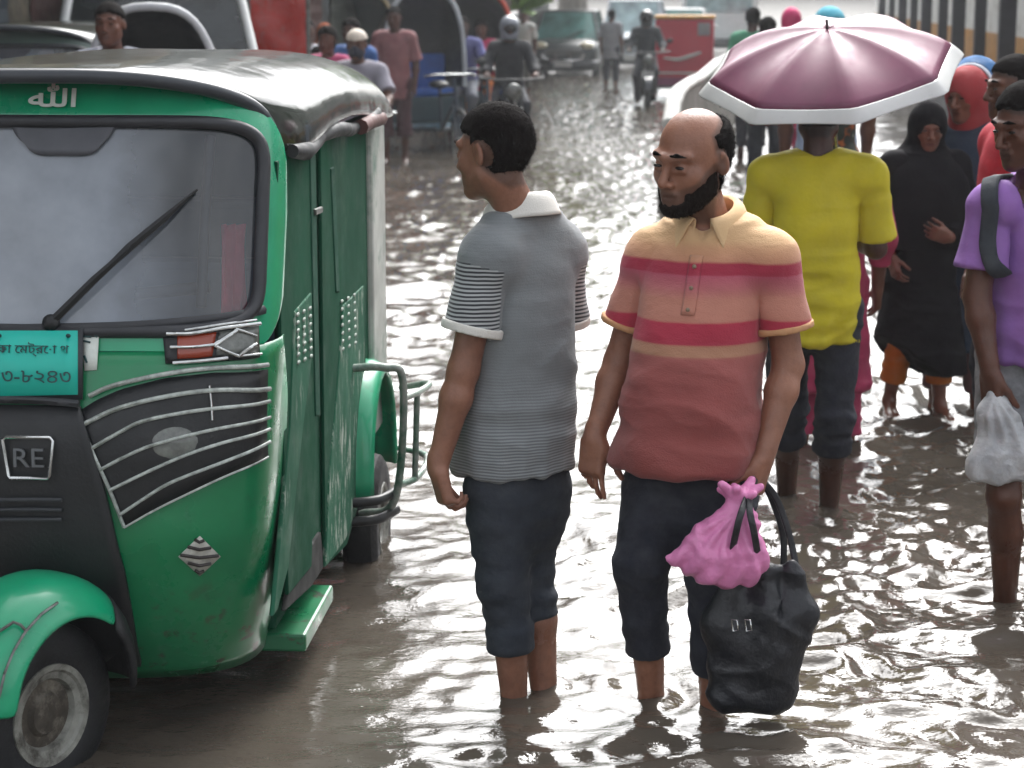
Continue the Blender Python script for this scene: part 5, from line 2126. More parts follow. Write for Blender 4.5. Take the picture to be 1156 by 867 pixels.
def motorbike(loc, rz, label, tank, group='motorbikes in the traffic'):
    o = empty('motorbike', (loc[0], loc[1], GROUND), rz, label, 'motorbike', group)
    for y in (-.65, .62):
        M = Matrix.Translation((0, y, .30)) @ Vector((0, 0, 1)).rotation_difference(Vector((1, 0, 0))).to_matrix().to_4x4()
        wl = MB().lathe([(.21, -.04), (.26, -.055), (.30, -.03), (.305, 0), (.30, .03), (.26, .055), (.21, .04)], 32, M).build('wheel', rub, o, smooth=50)
        m = MB()
        m.lathe([(.015, -.05), (.06, -.04), (.06, .04), (.015, .05)], 16, M)
        for k in range(6):
            a = 2 * PI * k / 6
            m.tube([M @ Vector((.05 * math.cos(a), .05 * math.sin(a), 0)), M @ Vector((.215 * math.cos(a), .215 * math.sin(a), 0))], .012, 6)
        m.build('rim', steel, wl, smooth=50)
    m = MB()
    for sg in (1, -1):
        m.tube([(sg * .085, -.65, .30), (sg * .085, -.42, .92)], .022, 8)
    m.tube([(0, -.42, .90), (0, -.2, .5), (0, .25, .42), (0, .45, .75)], .025, 8)
    m.tube([(0, -.40, .86), (0, .1, .74), (0, .7, .80)], .025, 8)
    for sg in (1, -1):
        m.tube([(sg * .07, .2, .42), (sg * .09, .62, .30)], .02, 8)
    m.build('frame', blk, o, smooth=50)
    MB().ball((0, -.12, .84), (.13, .27, .12), 18, 12).build('fuel_tank', mat('tank_' + tank.lstrip('#'), tank, rough=.25, var=.2, coat=.5), o, smooth=60)
    m = MB()
    m.box((0, .40, .84), (.24, .62, .09))
    m.build('seat', blk, o, bevel=.03)
    m = MB()
    m.box((0, .02, .46), (.26, .34, .30))
    m.build('engine', steel, o, bevel=.04)
    m = MB()
    m.tube([(-.36, -.26, 1.02), (-.18, -.38, 1.0), (.18, -.38, 1.0), (.36, -.26, 1.02)], .014, 8)
    m.build('handlebar', blk, o, smooth=50)
    for sg in (1, -1):
        m = MB()
        m.tube([(sg * .26, -.32, 1.02), (sg * .34, -.34, 1.17)], .007, 6)
        m.ball((sg * .35, -.34, 1.20), (.06, .018, .04), 12, 8)
        m.build('mirror', blk, o, smooth=60)
    m = MB()
    m.ball((0, -.53, .88), (.09, .05, .09), 16, 10)
    m.build('headlight', lens, o, smooth=60)
    m = MB()
    rows = [[Vector((x, -.65 + math.cos(a) * .345 * (1 if abs(x) < .05 else .97), .30 + math.sin(a) * .345)) for x in (-.07, -.035, .035, .07)] for a in np.linspace(R(40), R(165), 9)]
    m.grid(rows).build('front_mudguard', mat('tank_' + tank.lstrip('#'), tank), o, smooth=60, solid=.01)
    m = MB()
    m.box((0, -.56, .66), (.20, .012, .10))
    m.build('number_plate', whitewash, o)
    return o


def car(loc, rz, label, col, W=1.62, L=3.9, H=1.48, hood=.86, name='car', cat='car', wind='#4f7f78', bonnet=.9, group=None, lit=True):
    o = empty(name, (loc[0], loc[1], GROUND), rz, label, cat, group)
    bm_ = paint('car_paint_' + col.lstrip('#'), col, rough=.3, amt=-.9, coat=.15)
    hw = W / 2
    # lower body: stations along y (front at 0)
    st = [(.0, .78, .34, hood - .22), (.05, .88, .26, hood - .12), (.25, .95, .22, hood - .03), (bonnet, 1.0, .20, hood + .06), (L * .6, 1.0, .20, hood + .08), (L - .25, .97, .22, hood + .06), (L - .04, .88, .28, hood - .02), (L, .80, .36, hood - .14)]
    rows = []
    for y, kx, z0, z1 in st:
        row = []
        for i in range(28):
            a = 2 * PI * i / 28
            e = 2 / 5.0
            x = hw * kx * math.copysign(abs(math.cos(a)) ** e, math.cos(a))
            z = (z0 + z1) / 2 + (z1 - z0) / 2 * math.copysign(abs(math.sin(a)) ** e, math.sin(a))
            row.append(Vector((x, y + .07 * (abs(x) / hw) ** 3 * (1 if y < .3 else -1 if y > L - .3 else 0), z)))
        rows.append(row)
    m = MB().grid(rows, closed_v=True)
    m.add(rows[0], [tuple(range(28))])
    m.add(rows[-1], [tuple(range(27, -1, -1))])
    m.build('body', bm_, o, smooth=40)
    # cabin
    zb, zt = hood + .02, H
    y0, y1, y2, y3 = bonnet - .12, bonnet + .50, L - .75, L - .22
    cab = [(-hw * .93, y0), (hw * .93, y0), (hw * .95, y3), (-hw * .95, y3)]
    top = [(-hw * .74, y1), (hw * .74, y1), (hw * .76, y2), (-hw * .76, y2)]
    gm = mat('car_glass_' + wind.lstrip('#'), wind, rough=.06, var=.6, vscale=2.2, spec=.5, coat=.1)
    m = MB()
    m.add([(x, y, zb) for x, y in cab] + [(x, y, zt - .05) for x, y in top], [(0, 1, 5, 4), (1, 2, 6, 5), (2, 3, 7, 6), (3, 0, 4, 7)])
    m.build('windows', gm, o)
    m = MB()
    m.add([(x * 1.02, y - .03 if i < 2 else y + .03, zt - .055) for i, (x, y) in enumerate(top)] + [(x * .94, y + .05 if i < 2 else y - .05, zt) for i, (x, y) in enumerate(top)],
          [(0, 1, 5, 4), (1, 2, 6, 5), (2, 3, 7, 6), (3, 0, 4, 7), (4, 5, 6, 7), (3, 2, 1, 0)])
    m.build('roof', bm_, o, bevel=.03)
    for i in range(4):
        m = MB()
        m.tube([(cab[i][0], cab[i][1], zb - .02), (top[i][0], top[i][1], zt - .03)], .035, 8)
        m.build('pillar', bm_, o, smooth=50)
    for sg in (1, -1):
        m = MB()
        m.tube([(sg * hw * .95, y0 + (y3 - y0) * .48, zb), (sg * hw * .76, y1 + (y2 - y1) * .45, zt - .05)], .03, 8)
        m.build('pillar', bm_, o, smooth=50)
        m = MB()
        m.ball((sg * hw * .66, .10, hood - .10), (.17, .10, .085), 16, 10)
        m.build('headlight', mat('lit_lamp_glass', '#e9e2c4', rough=.15, var=.1, coat=.6), o, smooth=60)
        m = MB()
        m.tube([(sg * hw * .93, y0 + .25, zb + .08), (sg * (hw + .08), y0 + .20, zb + .12)], .02, 6)
        m.ball((sg * (hw + .13), y0 + .20, zb + .14), (.10, .05, .07), 12, 8)
        m.build('mirror', bm_, o, smooth=60)
        for y in (.72, L - .72):
            wheel('wheel', Vector((sg * (hw - .08), y, .30)), .30, .18, (sg, 0, 0), o, .19)
    m = MB()
    m.box((0, .03, hood - .25), (W * .56, .12, .15))
    g_ = m.build('grille', blk, o, bevel=.02)
    m = MB()
    for k in (-.05, 0, .05):
        m.tube([(-W * .27, -.035, hood - .25 + k), (W * .27, -.035, hood - .25 + k)], .010, 6)
    m.build('grille_slats', chrome, g_)
    m = MB()
    m.tube(smooth_path([(-hw * .93, .32, .40), (-hw * .80, .03, .40), (0, -.05, .40), (hw * .80, .03, .40), (hw * .93, .32, .40)], 20), .085, 10)
    m.build('bumper', mat('bumper_grey', '#34373b', rough=.5), o, smooth=60)
    m = MB()
    m.tube(smooth_path([(-hw * .62, -.04, .62), (-hw * .45, -.07, .50), (0, -.12, .47), (hw * .45, -.07, .50), (hw * .62, -.04, .62)], 24), .034, 8)
    m.tube([(-hw * .2, -.10, .48), (-hw * .2, -.05, .66)], .02, 6)
    m.tube([(hw * .2, -.10, .48), (hw * .2, -.05, .66)], .02, 6)
    m.build('bull_bar', chrome, o, smooth=60)
    m = MB()
    m.box((0, -.14, .40), (.42, .01, .13))
    m.build('number_plate', whitewash, o)
    m = MB()
    for sg in (1, -1):
        m.tube([(sg * .05, y0 - .02, zb + .03), (sg * .05 + .42, y0 + .22, zb + .22)], .010, 6)
    m.build('wiper', blk, o)
    return o


# ---- a second auto rickshaw behind the first, dusty grey green with a silvery hood
def override(o, mm):
    for c in children_of(o):
        if c.type == 'MESH':
            for sl in c.material_slots:
                if sl.material and sl.material.name in mm:
                    new = mm[sl.material.name]
                    sl.link = 'OBJECT'
                    sl.material = new
        override(c, mm)


r2 = copy_tree(rk)
r2.location = (-3.12, 12.3, 0)
r2.rotation_euler = (0, 0, R(-3))
for c in children_of(r2):
    if c.name.startswith('brow_lettering'):
        bpy.data.objects.remove(c)
r2['label'] = 'dusty grey green auto rickshaw at the top left corner behind the bright green one'
gd = paint('dusty_grey_green_paint', '#4a5f58', rough=.5, amt=.2)
override(r2, {green.name: gd, green_light.name: gd, green_dark.name: gd})

_bh = cycle_rickshaw((-2.16, 12.1), R(-3), 'cycle rickshaw with wide black hood and pale rim behind the green roof', '#15161b', '#c6c8cc', '#3a4048')
_bh.scale = (.86, .86, .93)
cycle_rickshaw((-.93, 23.8), R(20), 'cycle rickshaw with black hood, white rim and bright blue seat box', '#14151a', '#b9c0c6', '#1b58b0')
cycle_rickshaw((-.42, 25.8), R(8), 'cycle rickshaw under an orange red hood carrying a pink clad passenger', '#17151c', '#d0543f', '#7f2b38')
motorbike((-.02, 23.2), R(4), 'dark motorbike ridden by the man in black jacket and grey helmet', '#15181f')
motorbike((2.28, 34.5), R(-4), 'distant dark motorbike just left of the red box cart', '#1c2028')

r3 = copy_tree(r2)
r3.location = (-.62, 38.0, 0)
r3.rotation_euler = (0, 0, R(-6))
r3['label'] = 'far auto rickshaw coming up the street between the tree and the orange hooded rickshaw'
motorbike((-1.42, 30.0), R(-8), 'parked red motorbike by the shop fronts behind the rickshaws', '#7a1d22')

# bicycle for the man with the white cap
bc_ = empty('bicycle', (-1.20, 16.4, GROUND), R(-4), 'bicycle under the man in white cap and dark mask', 'bicycle')
spoke_wheel(bc_, (0, -.55, .34), .32)
spoke_wheel(bc_, (0, .50, .34), .32)
m = MB()
for sg in (1, -1):
    m.tube([(sg * .04, -.55, .34), (sg * .04, -.40, .74)], .012, 6)
m.tube([(0, -.42, .72), (0, -.36, .98)], .016, 8)
m.tube([(0, -.40, .76), (0, .0, .34), (0, .12, .88)], .016, 8)
m.tube([(0, -.38, .86), (0, .10, .82)], .016, 8)
m.tube([(.05, .0, .34), (.05, .50, .34), (0, .12, .80)], .011, 6)
m.build('frame', blk, bc_, smooth=50)
m = MB()
m.tube([(-.30, -.22, 1.0), (-.18, -.36, 1.03), (.18, -.36, 1.03), (.30, -.22, 1.0)], .013, 8)
m.build('handlebar', chrome, bc_, smooth=50)
MB().ball((0, .14, .92), (.10, .14, .045), 12, 8).build('saddle', blk, bc_, smooth=60)

car((1.18, 47.5), R(-6), 'small dark green black car with one bright headlamp coming up the street', '#14201f', W=1.62, H=1.62, hood=.92)
car((3.05, 52.5), R(-6), 'silver minivan following to the right of the dark car', '#a9b2ba', W=1.66, H=1.86, hood=1.02, bonnet=.55, name='minivan', cat='van', wind='#8fa6ab', L=4.2)
car((-2.44, 14.2), R(10), 'white van with a driver at the window between the black hood and the red sheet', '#d5d8d8', W=1.66, H=1.95, hood=1.05, bonnet=.45, name='van', cat='van', wind='#1f2629', L=4.0)
car((-.62, 55), R(-6), 'grey saloon car half hidden behind the tree trunk far up the street', '#8b9096', W=1.6, H=1.45, hood=.88, wind='#8fa6ab')
car((4.9, 60), R(-6), 'white hatchback waiting behind the red box cart in the queue', '#d6d8d8', W=1.64, H=1.6, hood=.92, wind='#4f7f78')
cycle_rickshaw((-2.05, 27.5), R(-5), 'cycle rickshaw with dark green hood far back behind the pink clad woman', '#1d3a30', '#c8b48a', '#7f2b38')
# white bus far up the street
bs = empty('bus', (6.6, 66, GROUND), R(-7), 'pale white bus at the far end of the street behind the red box', 'bus')
m = MB()
m.box((0, 4.5, 1.55), (2.4, 9, 2.5))
m.build('body', mat('bus_white', '#d3d6d8', rough=.35, var=.1, coat=.4), bs, bevel=.15)
m = MB()
m.box((0, -.01, 1.95), (2.1, .06, 1.0))
m.build('windscreen', mat('car_glass_8fa6ab', '#8fa6ab'), bs, bevel=.02)
for sg in (1, -1):
    m = MB()
    m.box((sg * 1.19, 4.6, 2.0), (.06, 7.6, .8))
    m.build('side_window', mat('dark_glass', '#0d1216'), bs)
    m = MB()
    m.ball((sg * .9, .0, .75), (.16, .05, .12), 12, 8)
    m.build('headlight', lens, bs, smooth=60)
    for y in (1.6, 7.2):
        wheel('wheel', Vector((sg * 1.05, y, .45)), .45, .28, (sg, 0, 0), bs, .28)
m = MB()
m.box((0, -.04, .5), (2.3, .16, .26))
m.build('bumper', blk, bs, bevel=.03)

# ---- red box cart
rb = empty('delivery_cart', (3.02, 36.2, GROUND), R(-6), 'red box cart with yellow top edge and white swoosh beside the divider', 'cart')
m = MB()
m.box((0, .55, .95), (1.02, 1.1, 1.15))
bx_ = m.build('red_box', mat('red_box_paint', '#c01f38', rough=.4, var=.12, vscale=2), rb, bevel=.02)
m = MB()
m.box((0, .55, 1.565), (1.06, 1.14, .06))
m.build('yellow_edge', mat('yellow_edge_paint', '#d79a2c', rough=.5), bx_, bevel=.01)
m = MB()
m.box((0, -.004, .44), (1.0, .012, .16))
m.build('magenta_band', mat('magenta_band_paint', '#8c1f5c', rough=.45), bx_)
m = MB()
m.tube(smooth_path([(-.36, -.012, .86), (-.1, -.014, .84), (.12, -.014, .90), (.30, -.012, .96)], 16), [.012 + .02 * math.sin(PI * i / 16) for i in range(len(smooth_path([(-.36, 0, .86), (-.1, 0, .84), (.12, 0, .9), (.3, 0, .96)], 16)))], 6)
m.build('white_swoosh', white_paint, bx_, smooth=60)
m = MB()
m.tube([(-.48, -.012, .60), (.48, -.012, .60)], .016, 6)
m.build('white_line', white_paint, bx_)
m = MB()
m.box((.34, -.006, 1.36), (.22, .012, .22))
m.build('grey_patch', mat('grey_patch', '#8f8a8c', rough=.6), bx_)
for sg in (1, -1):
    spoke_wheel(rb, (sg * .56, .55, .32), .30)
m = MB()
m.box((0, .55, .355), (.9, 1.2, .05))
m.tube([(0, 1.1, .36), (0, 1.9, .40), (0, 2.0, .9)], .022, 8)
m.build('chassis', blk, rb)

# ---- red tarpaulin screen on poles
ts = empty('tarpaulin_screen', at(314, 200, 16.5) * Vector((1, 1, 0)) if False else Vector((at(314, 30, 16.5).x, 16.5, GROUND)), R(-4), 'wrinkled red tarpaulin hung between poles behind the white van', 'tarpaulin')
rows = []
for i in range(31):
    z = .05 + 2.6 * i / 30
    row = []
    for j in range(16):
        x = -.225 + .45 * j / 15
        row.append(Vector((x, .025 * float(vnoise(np.array([[x * 5, z * 11, .3]]))[0]) + .018 * float(ridge(np.array([[x * 3 + z * 1.5, z * 7, 2.2]]))[0]), z)))
    rows.append(row)
MB().grid(rows).build('sheet', mat('red_tarpaulin', '#b3342c', rough=.28, var=.2, vscale=4, dirt='#8d6a63', dscale=3, damt=.3), ts, smooth=80, solid=.004, subsurf=1)
for sg in (1, -1):
    MB().tube([(sg * .235, .02, 0), (sg * .235, .02, 2.7)], .02, 8).build('pole', steel, ts, smooth=60)
# ================================================================ everyone else
def shirt(col, name=None, **k):
    return mat('cloth_' + (name or col.lstrip('#')), col, rough=.85, var=k.get('var', .18), vscale=5, bump=.3, bscale=7, bdist=.03)


HAIR = dict(kind='short', thick=.011)
BR = '#6b4331'


# ---- man in yellow, walking away
make_person('man in bright yellow T-shirt and rolled dark trousers walking away under the umbrella', (1.035, 6.92), R(172), s=.955, res=.006, tone='#4a2d22', hair=HAIR,
            J=dict(shR=(-.180, .012, 1.365), elR=(-.215, -.05, 1.10), wrR=(-.10, -.25, 1.15), shL=(.178, .012, 1.365), elL=(.215, -.05, 1.10), wrL=(.10, -.25, 1.15),
                   ankR=('w', G(936, 574) + Vector((0, .02, -.035))), ankL=('w', G(889, 560) + Vector((0, .02, -.035))), kneeR=(-.085, .02, .50), kneeL=(.085, -.10, .50)),
            head=(0, 8, 0), girth=.90, top=dict(hem=.775, mat=shirt('#c9bc26', 'yellow_tee'), sleeve=.85, sr=.078, loose=.018, fold=.014, flare=.02, hemn=(0, 0, -1)),
            bottom=dict(mat=navy, cuff=.36, end=.072, loose=1.0), hands=dict(R=dict(dir=(.6, -.5, .3), palm=(.6, .6, 0), curl=(1.0, 1.0, 1.0, 1.0)), L=dict(dir=(-.6, -.5, .3), palm=(-.6, .6, 0), curl=(1.0, 1.0, 1.0, 1.0))), seed=9)

# ---- umbrella
uc = at(938, 84, 7.02)
um = empty('umbrella', uc, 0, 'maroon umbrella with broad white rim held over the man in yellow', 'umbrella')
um.rotation_euler = (Matrix.Rotation(R(-9), 4, 'Y') @ Matrix.Rotation(R(18.5), 4, 'X')).to_euler()
UR, UH = .46, .165
mar = mat('maroon_wet_nylon', '#743a54', rough=.42, var=.2, vscale=6, spec=.5, coat=.0)
rimm = mat('white_umbrella_band', '#c3c4c2', rough=.35, var=.1)


def canopy(a, f):
    """f 0 at the apex, 1 at the rim; ribs every 45 degrees, cloth sagging between them"""
    k = ((a / (PI / 4)) % 1.0)
    sag = math.sin(PI * k) ** 1
    flat = math.cos(PI / 8) / math.cos((k - .5) * PI / 4)
    r_ = UR * math.sin(f * 1.15) / math.sin(1.15) * flat * (1 - .02 * sag * f)
    z = UH * (math.cos(f * 1.15) - math.cos(1.15)) / (1 - math.cos(1.15)) - .016 * sag * math.sin(PI * f) - .0 * f
    return Vector((r_ * math.sin(a), -r_ * math.cos(a), z))


A0_ = R(17)
for (f0, f1, nm, mt) in ((.012, .855, 'canopy', mar), (.855, 1.0, 'white_band', rimm)):
    rows = []
    for i in range(13):
        f = f0 + (f1 - f0) * i / 12
        rows.append([canopy(A0_ + 2 * PI * k / 96, f) for k in range(96)])
    cn = MB().grid(rows, closed_v=True).build(nm, mt, um, smooth=38, solid=.002)
m = MB()
m.tube([(0, 0, UH + .035), (0, 0, UH), (0, 0, -.56)], [.005, .006, .0055], 8)
m.build('shaft', steel, um, smooth=50)
m = MB()
m.tube([(0, 0, -.55), (0, 0, -.66)], .014, 10)
m.build('handle', blk, um, smooth=50)
for k in range(8):
    a = A0_ + PI / 4 * k + 1e-6
    m = MB()
    m.tube([canopy(a, f) - Vector((0, 0, .006)) for f in np.linspace(.02, 1.0, 10)], .0028, 5)
    m.tube([canopy(a, .5) - Vector((0, 0, .008)), Vector((0, 0, -.02))], .0025, 5)
    m.build('rib', steel, um)


# ---- veiled woman
def veil_for(mt, wide=.02, drop=.95, front=.0, face=True):
    def fn(o, child, P, hc, hm, nk, lo, hi, res, s):
        F = Field(lo - .05, hi + .06, max(res, .006))
        F.ell(hc + hm @ _v((0, .018, .022)), (.096, .116, .108), .02, M=hm)
        F.cap(hc + hm @ _v((0, .03, -.03)), nk + _v((0, .02, .02)), .094, .100, .05)
        F.cap(nk + _v((-.06, .02, -.02)), nk + _v((.06, .02, -.02)), .10, .10, .06)
        zs = _v([drop, 1.02, 1.16, 1.28, 1.38, 1.44])
        zs = np.maximum.accumulate(zs + np.arange(6) * 1e-4)
        F.loft(zs, _v([.225, .225, .228, .215, .175, .10]) + wide, _v([.165, .165, .165, .15, .125, .09]) + wide, cy=_v([0, 0, 0, .0, .01, .02]), k=.05)
        if face:
            F.ell(hc + hm @ _v((0, -.115, -.022)), (.050, .070, .066), .012, 'd', M=hm)
        child('head_veil', F, mt, lambda V: .012 * ridge(np.c_[V[:, 0] * 9, V[:, 1] * 9, V[:, 2] * 2.2] + 2) * np.clip((1.45 - V[:, 2]) * 5, .1, 1) + .003 * vnoise(V * 14), rel=1)
    return fn


bur = mat('cloth_black_veil', '#100d12', rough=.9, var=.3, vscale=5, spec=.12, bump=.3, bscale=7, bdist=.03)
make_person('woman in long black veil with orange trousers showing at the hem, walking towards the camera', (1.745, 8.62), R(8), s=.80, res=.006, zoff=.095, tone='#6e4838', hair=None,
            J=dict(wrL=(.06, -.215, 1.02), elL=(.235, -.04, 1.08), wrR=(-.20, -.10, .90), kneeL=(.09, -.04, .49), ankL=(.12, -.03, .085), ankR=(-.12, .10, .095)), head=(-8, 14, 0), girth=1.05,
            top=dict(hem=.29, hemn=(-.8, -.25, -1), mat=bur, sleeve=1.9, sr=.075, loose=.03, flare=.10, fold=.009, name='long_dress'), bottom=dict(mat=shirt('#b0640f', 'orange_cotton'), cuff=.22, end=.07, loose=1.0),
            hands=dict(L=dict(dir=(-.8, -.2, .25), palm=(0, .9, .2), curl=(.7, .7, .8, .8))), veil=veil_for(bur), seed=3)
# ---- man in purple with a backpack strap
pur = shirt('#8f66ac', 'purple_shirt')


def strap(o, s):
    sh = [c for c in children_of(o) if c.name.startswith('shirt')][0]
    kd = __import__('mathutils').kdtree.KDTree(len(sh.data.vertices))
    for i, v in enumerate(sh.data.vertices):
        kd.insert(v.co, i)
    kd.balance()
    inv = (Matrix.Translation(o.location) @ Matrix.Rotation(o.rotation_euler[2], 4, 'Z')).inverted()
    pts = [inv @ at(*p) for p in ((1132, 188, 6.05), (1124, 196, 5.90), (1116, 208, 5.78), (1113, 230, 5.70), (1115, 255, 5.68), (1120, 280, 5.68), (1127, 300, 5.72), (1136, 318, 5.80))]
    rows = []
    pth = smooth_path(pts, 42)
    for i, p in enumerate(pth):
        c_, k_, _d = kd.find(p)
        n_ = sh.data.vertices[k_].normal
        d = (pth[min(i + 1, len(pth) - 1)] - pth[max(i - 1, 0)]).normalized()
        sd = d.cross(n_).normalized()
        rows.append([c_ + n_ * .012 + sd * .024 * k - n_ * .004 * abs(k) for k in (-1, -.5, 0, .5, 1)])
    rows = [[sum((rows[max(0, min(len(rows) - 1, i + q_))][j] for q_ in (-2, -1, 0, 1, 2)), Vector()) / 5 for j in range(5)] for i in range(len(rows))]
    MB().grid(rows).build('backpack_strap', mat('dark_webbing', '#2b3138', rough=.8, bump=.3), o, smooth=60, solid=.010)


make_person('man in purple shirt with dark backpack strap at the right edge, holding a white bag', (1.545, 5.92), R(-38), s=.985, res=.005, tone='#583627', hair=HAIR,
            J=dict(head=w(1158, 140, 5.86), neck=w(1168, 222, 5.95), shR=w(1118, 232, 5.86), elR=w(1103, 335, 5.84), wrR=w(1118, 420, 5.76), ankR=('w', G(1138, 676) + Vector((0, .03, -.04))), kneeR=w(1133, 560, 5.80)),
            head=(-22, 14, 0), girth=.98, top=dict(hem=.86, mat=pur, sleeve=.68, sr=.078, collar=True, loose=.014, fold=.009), stubble=.5,
            bottom=dict(mat=mat('grey_check_cloth', '#7f8084', rough=.85, var=.5, vscale=22), cuff=.56, loose=1.05, end=.08, name='shorts'),
            hands=dict(R=dict(dir=('w', (.02, -.02, -.25)), palm=('w', (.8, .4, 0)), curl=(1.1, 1.1, 1.15, 1.2), thumb=.6)), veil=None, seed=12)
_pp = [o for o in COL.objects if o.get('label', '').startswith('man in purple')][0]
strap(_pp, .985)
MB().ball((0, .24 * .985, 1.20 * .985), (.15, .10, .22), 18, 12).build('backpack', mat('dark_webbing', '#2b3138'), _pp, smooth=60)

make_person('man in red shirt seen in profile behind the man in purple', (1.905, 7.75), R(-78), s=.985, res=.007, tone='#5c3a2b', hair=HAIR, head=(0, 4, 0),
            top=dict(hem=.80, mat=shirt('#b8142f', 'red_shirt'), sleeve=.7), bottom=dict(mat=navy, cuff=.2), seed=15)


def scarf_red(o, child, P, hc, hm, nk, lo, hi, res, s):
    F = Field(lo, hi, max(res, .007))
    F.ell(hc + hm @ _v((0, .018, .022)), (.100, .118, .110), .02, M=hm)
    F.cap(hc + hm @ _v((0, .03, -.04)), nk + _v((0, .02, .03)), .098, .105, .05)
    F.ell(hc + hm @ _v((0, -.115, -.03)), (.046, .07, .062), .012, 'd', M=hm)
    child('headscarf', F, shirt('#9c3136', 'red_scarf', var=.25), lambda V: .004 * vnoise(V * 12), rel=1)
    for nm, r0, r1, tt, mt in (('scarf_border', .012, .026, .0, shirt('#b9c0cc', 'white_border')), ('blue_cover', .026, .085, .0, shirt('#1f5e94', 'blue_cover', var=.3))):
        rows = []
        for i in range(25):
            a = R(-65) + R(200) * i / 24
            row = []
            for j in range(6):
                f = r0 + (r1 - r0) * j / 5
                e = _v((math.sin(a) * -1, 0, math.cos(a)))
                row.append(tuple((hc + _v((0, .02 + 1.1 * f, .01)) + e * (.108 + f * .5) * _v((1, 1, 1.08))) * s))
            rows.append(row)
        MB().grid(rows).build(nm, mt, o, smooth=60, solid=.008)


make_person('woman in red headscarf edged white and blue beside the black veiled woman', (1.94, 8.75), R(-35), s=.92, res=.007, tone='#6e4838', hair=None, zoff=.03, head=(-10, 10, 0), girth=.95,
            top=dict(hem=.40, mat=shirt('#18283c', 'navy_dress'), sleeve=1.6, sr=.07, flare=.05, name='dress'), bottom=dict(mat=shirt('#6b4a4c', 'dusty_rose_cotton'), cuff=.2), veil=scarf_red, seed=18)


def pattern_mat():
    t = NT('dark_patterned_scarf')
    v = t.n('ShaderNodeTexVoronoi')
    v.inputs['Scale'].default_value = 26
    t.l(t.coords(), v.inputs['Vector'])
    c = t.ramp(v.outputs['Distance'], [(0, lin('#8f9486')), (.22, lin('#2c352c')), (.6, lin('#1a211d')), (.8, lin('#8a4a1c'))])
    t.l(c, t.b.inputs['Base Color'])
    t.b.inputs['Roughness'].default_value = .85
    return t.m


make_person('woman in pink dress and dark patterned scarf half hidden behind the man in yellow', (1.25, 8.0), R(175), s=.88, res=.007, tone='#6e4838', hair=None, head=(0, 5, 0),
            top=dict(hem=.42, mat=shirt('#a8365c', 'pink_dress'), sleeve=1.5, sr=.07, flare=.05, name='dress', fold=.012), bottom=dict(mat=shirt('#a8365c', 'pink_dress'), cuff=.2), veil=veil_for(pattern_mat(), drop=1.12, wide=-.03), seed=21)


# ---- caps and helmets
def cap_on(mt, peak=True, helmet=False, mask=None):
    def fn(o, child, P, hc, hm, nk, lo, hi, res, s):
        F = Field(hc - .2, hc + .2, .007)
        if helmet:
            F.ell(hc + hm @ _v((0, .012, .020)), (.118, .138, .128), .0, M=hm)
            F.cap(hc + hm @ _v((0, -.02, -.08)), hc + hm @ _v((0, .04, -.08)), .095, .10, .03)
            F.ell(hc + hm @ _v((0, -.125, -.015)), (.085, .075, .058), .012, 'd', M=hm)
            F.cutplane(hc + hm @ _v((0, 0, -.125)), hm @ _v((0, 0, -1)))
        else:
            F.ell(hc + hm @ _v((0, .014, .034)), (.090, .110, .096), .0, M=hm)
            F.cutplane(hc + hm @ _v((0, 0, .045)), hm @ _v((0, .15, -1)))
            if peak:
                F.ell(hc + hm @ _v((0, -.125, .050)), (.065, .075, .010), .008, M=hm)
        child('helmet' if helmet else 'cap', F, mt, None, rel=1)
        if helmet:
            F = Field(hc - .2, hc + .2, .007)
            F.ell(hc + hm @ _v((0, .012, .020)), (.112, .132, .122), .0, M=hm)
            F.ell(hc + hm @ _v((0, .05, .020)), (.2, .14, .2), .0, 'd', M=hm)
            child('visor', F, mat('dark_glass', '#0d1216'))
        if mask is not None:
            F = Field(hc - .2, hc + .2, .006)
            F.ell(hc + hm @ _v((0, -.036, -.062)), (.068, .072, .066), .0, M=hm)
            F.cap(hc + hm @ _v((0, -.1, -.03)), hc + hm @ _v((0, -.1, -.06)), .024, .024, .02)
            F.cutplane(hc + hm @ _v((0, 0, -.018)), hm @ _v((0, .25, 1)))
            child('face_mask', F, mask, None, rel=1)
    return fn


RIDE = dict(hipL=(.09, .06, .86), hipR=(-.09, .06, .86), kneeL=(.15, -.32, .70), kneeR=(-.15, -.34, .62), ankL=(.13, -.18, .34), ankR=(-.13, -.20, .24), shL=(.178, .0, 1.34), shR=(-.178, .0, 1.34),
            elL=(.27, -.13, 1.13), elR=(-.27, -.13, 1.13), wrL=(.28, -.33, 1.05), wrR=(-.28, -.33, 1.05), head=(0, -.06, 1.555), neck=(0, -.01, 1.385))
HB = dict(L=dict(dir=(-.1, -1, -.1), palm=(0, -.2, -1), curl=(.9, .9, .9, .9)), R=dict(dir=(.1, -1, -.1), palm=(0, -.2, -1), curl=(.9, .9, .9, .9)))
make_person('cyclist in grey shirt with white cap and dark face mask', (-1.24, 16.62), R(-6), s=.98, res=.009, J=RIDE, tone='#5c3a2b', hair=HAIR, hands=HB,
            top=dict(hem=.80, mat=shirt('#8b8894', 'grey_rider_shirt'), sleeve=.8, sr=.08), bottom=dict(mat=navy, cuff=.36), veil=cap_on(shirt('#d8cdc0', 'white_cap'), False, False, shirt('#1f2436', 'dark_mask')), seed=30)
make_person('motorcyclist in black jacket and grey helmet', (-.03, 23.45), R(4), s=1.0, res=.011, J=RIDE, tone='#5c3a2b', hands=HB,
            top=dict(hem=.80, mat=shirt('#14161d', 'black_jacket'), sleeve=1.85, sr=.072), bottom=dict(mat=navy, cuff=.2), veil=cap_on(mat('grey_helmet', '#878d97', rough=.3, coat=.4), helmet=True), seed=31)
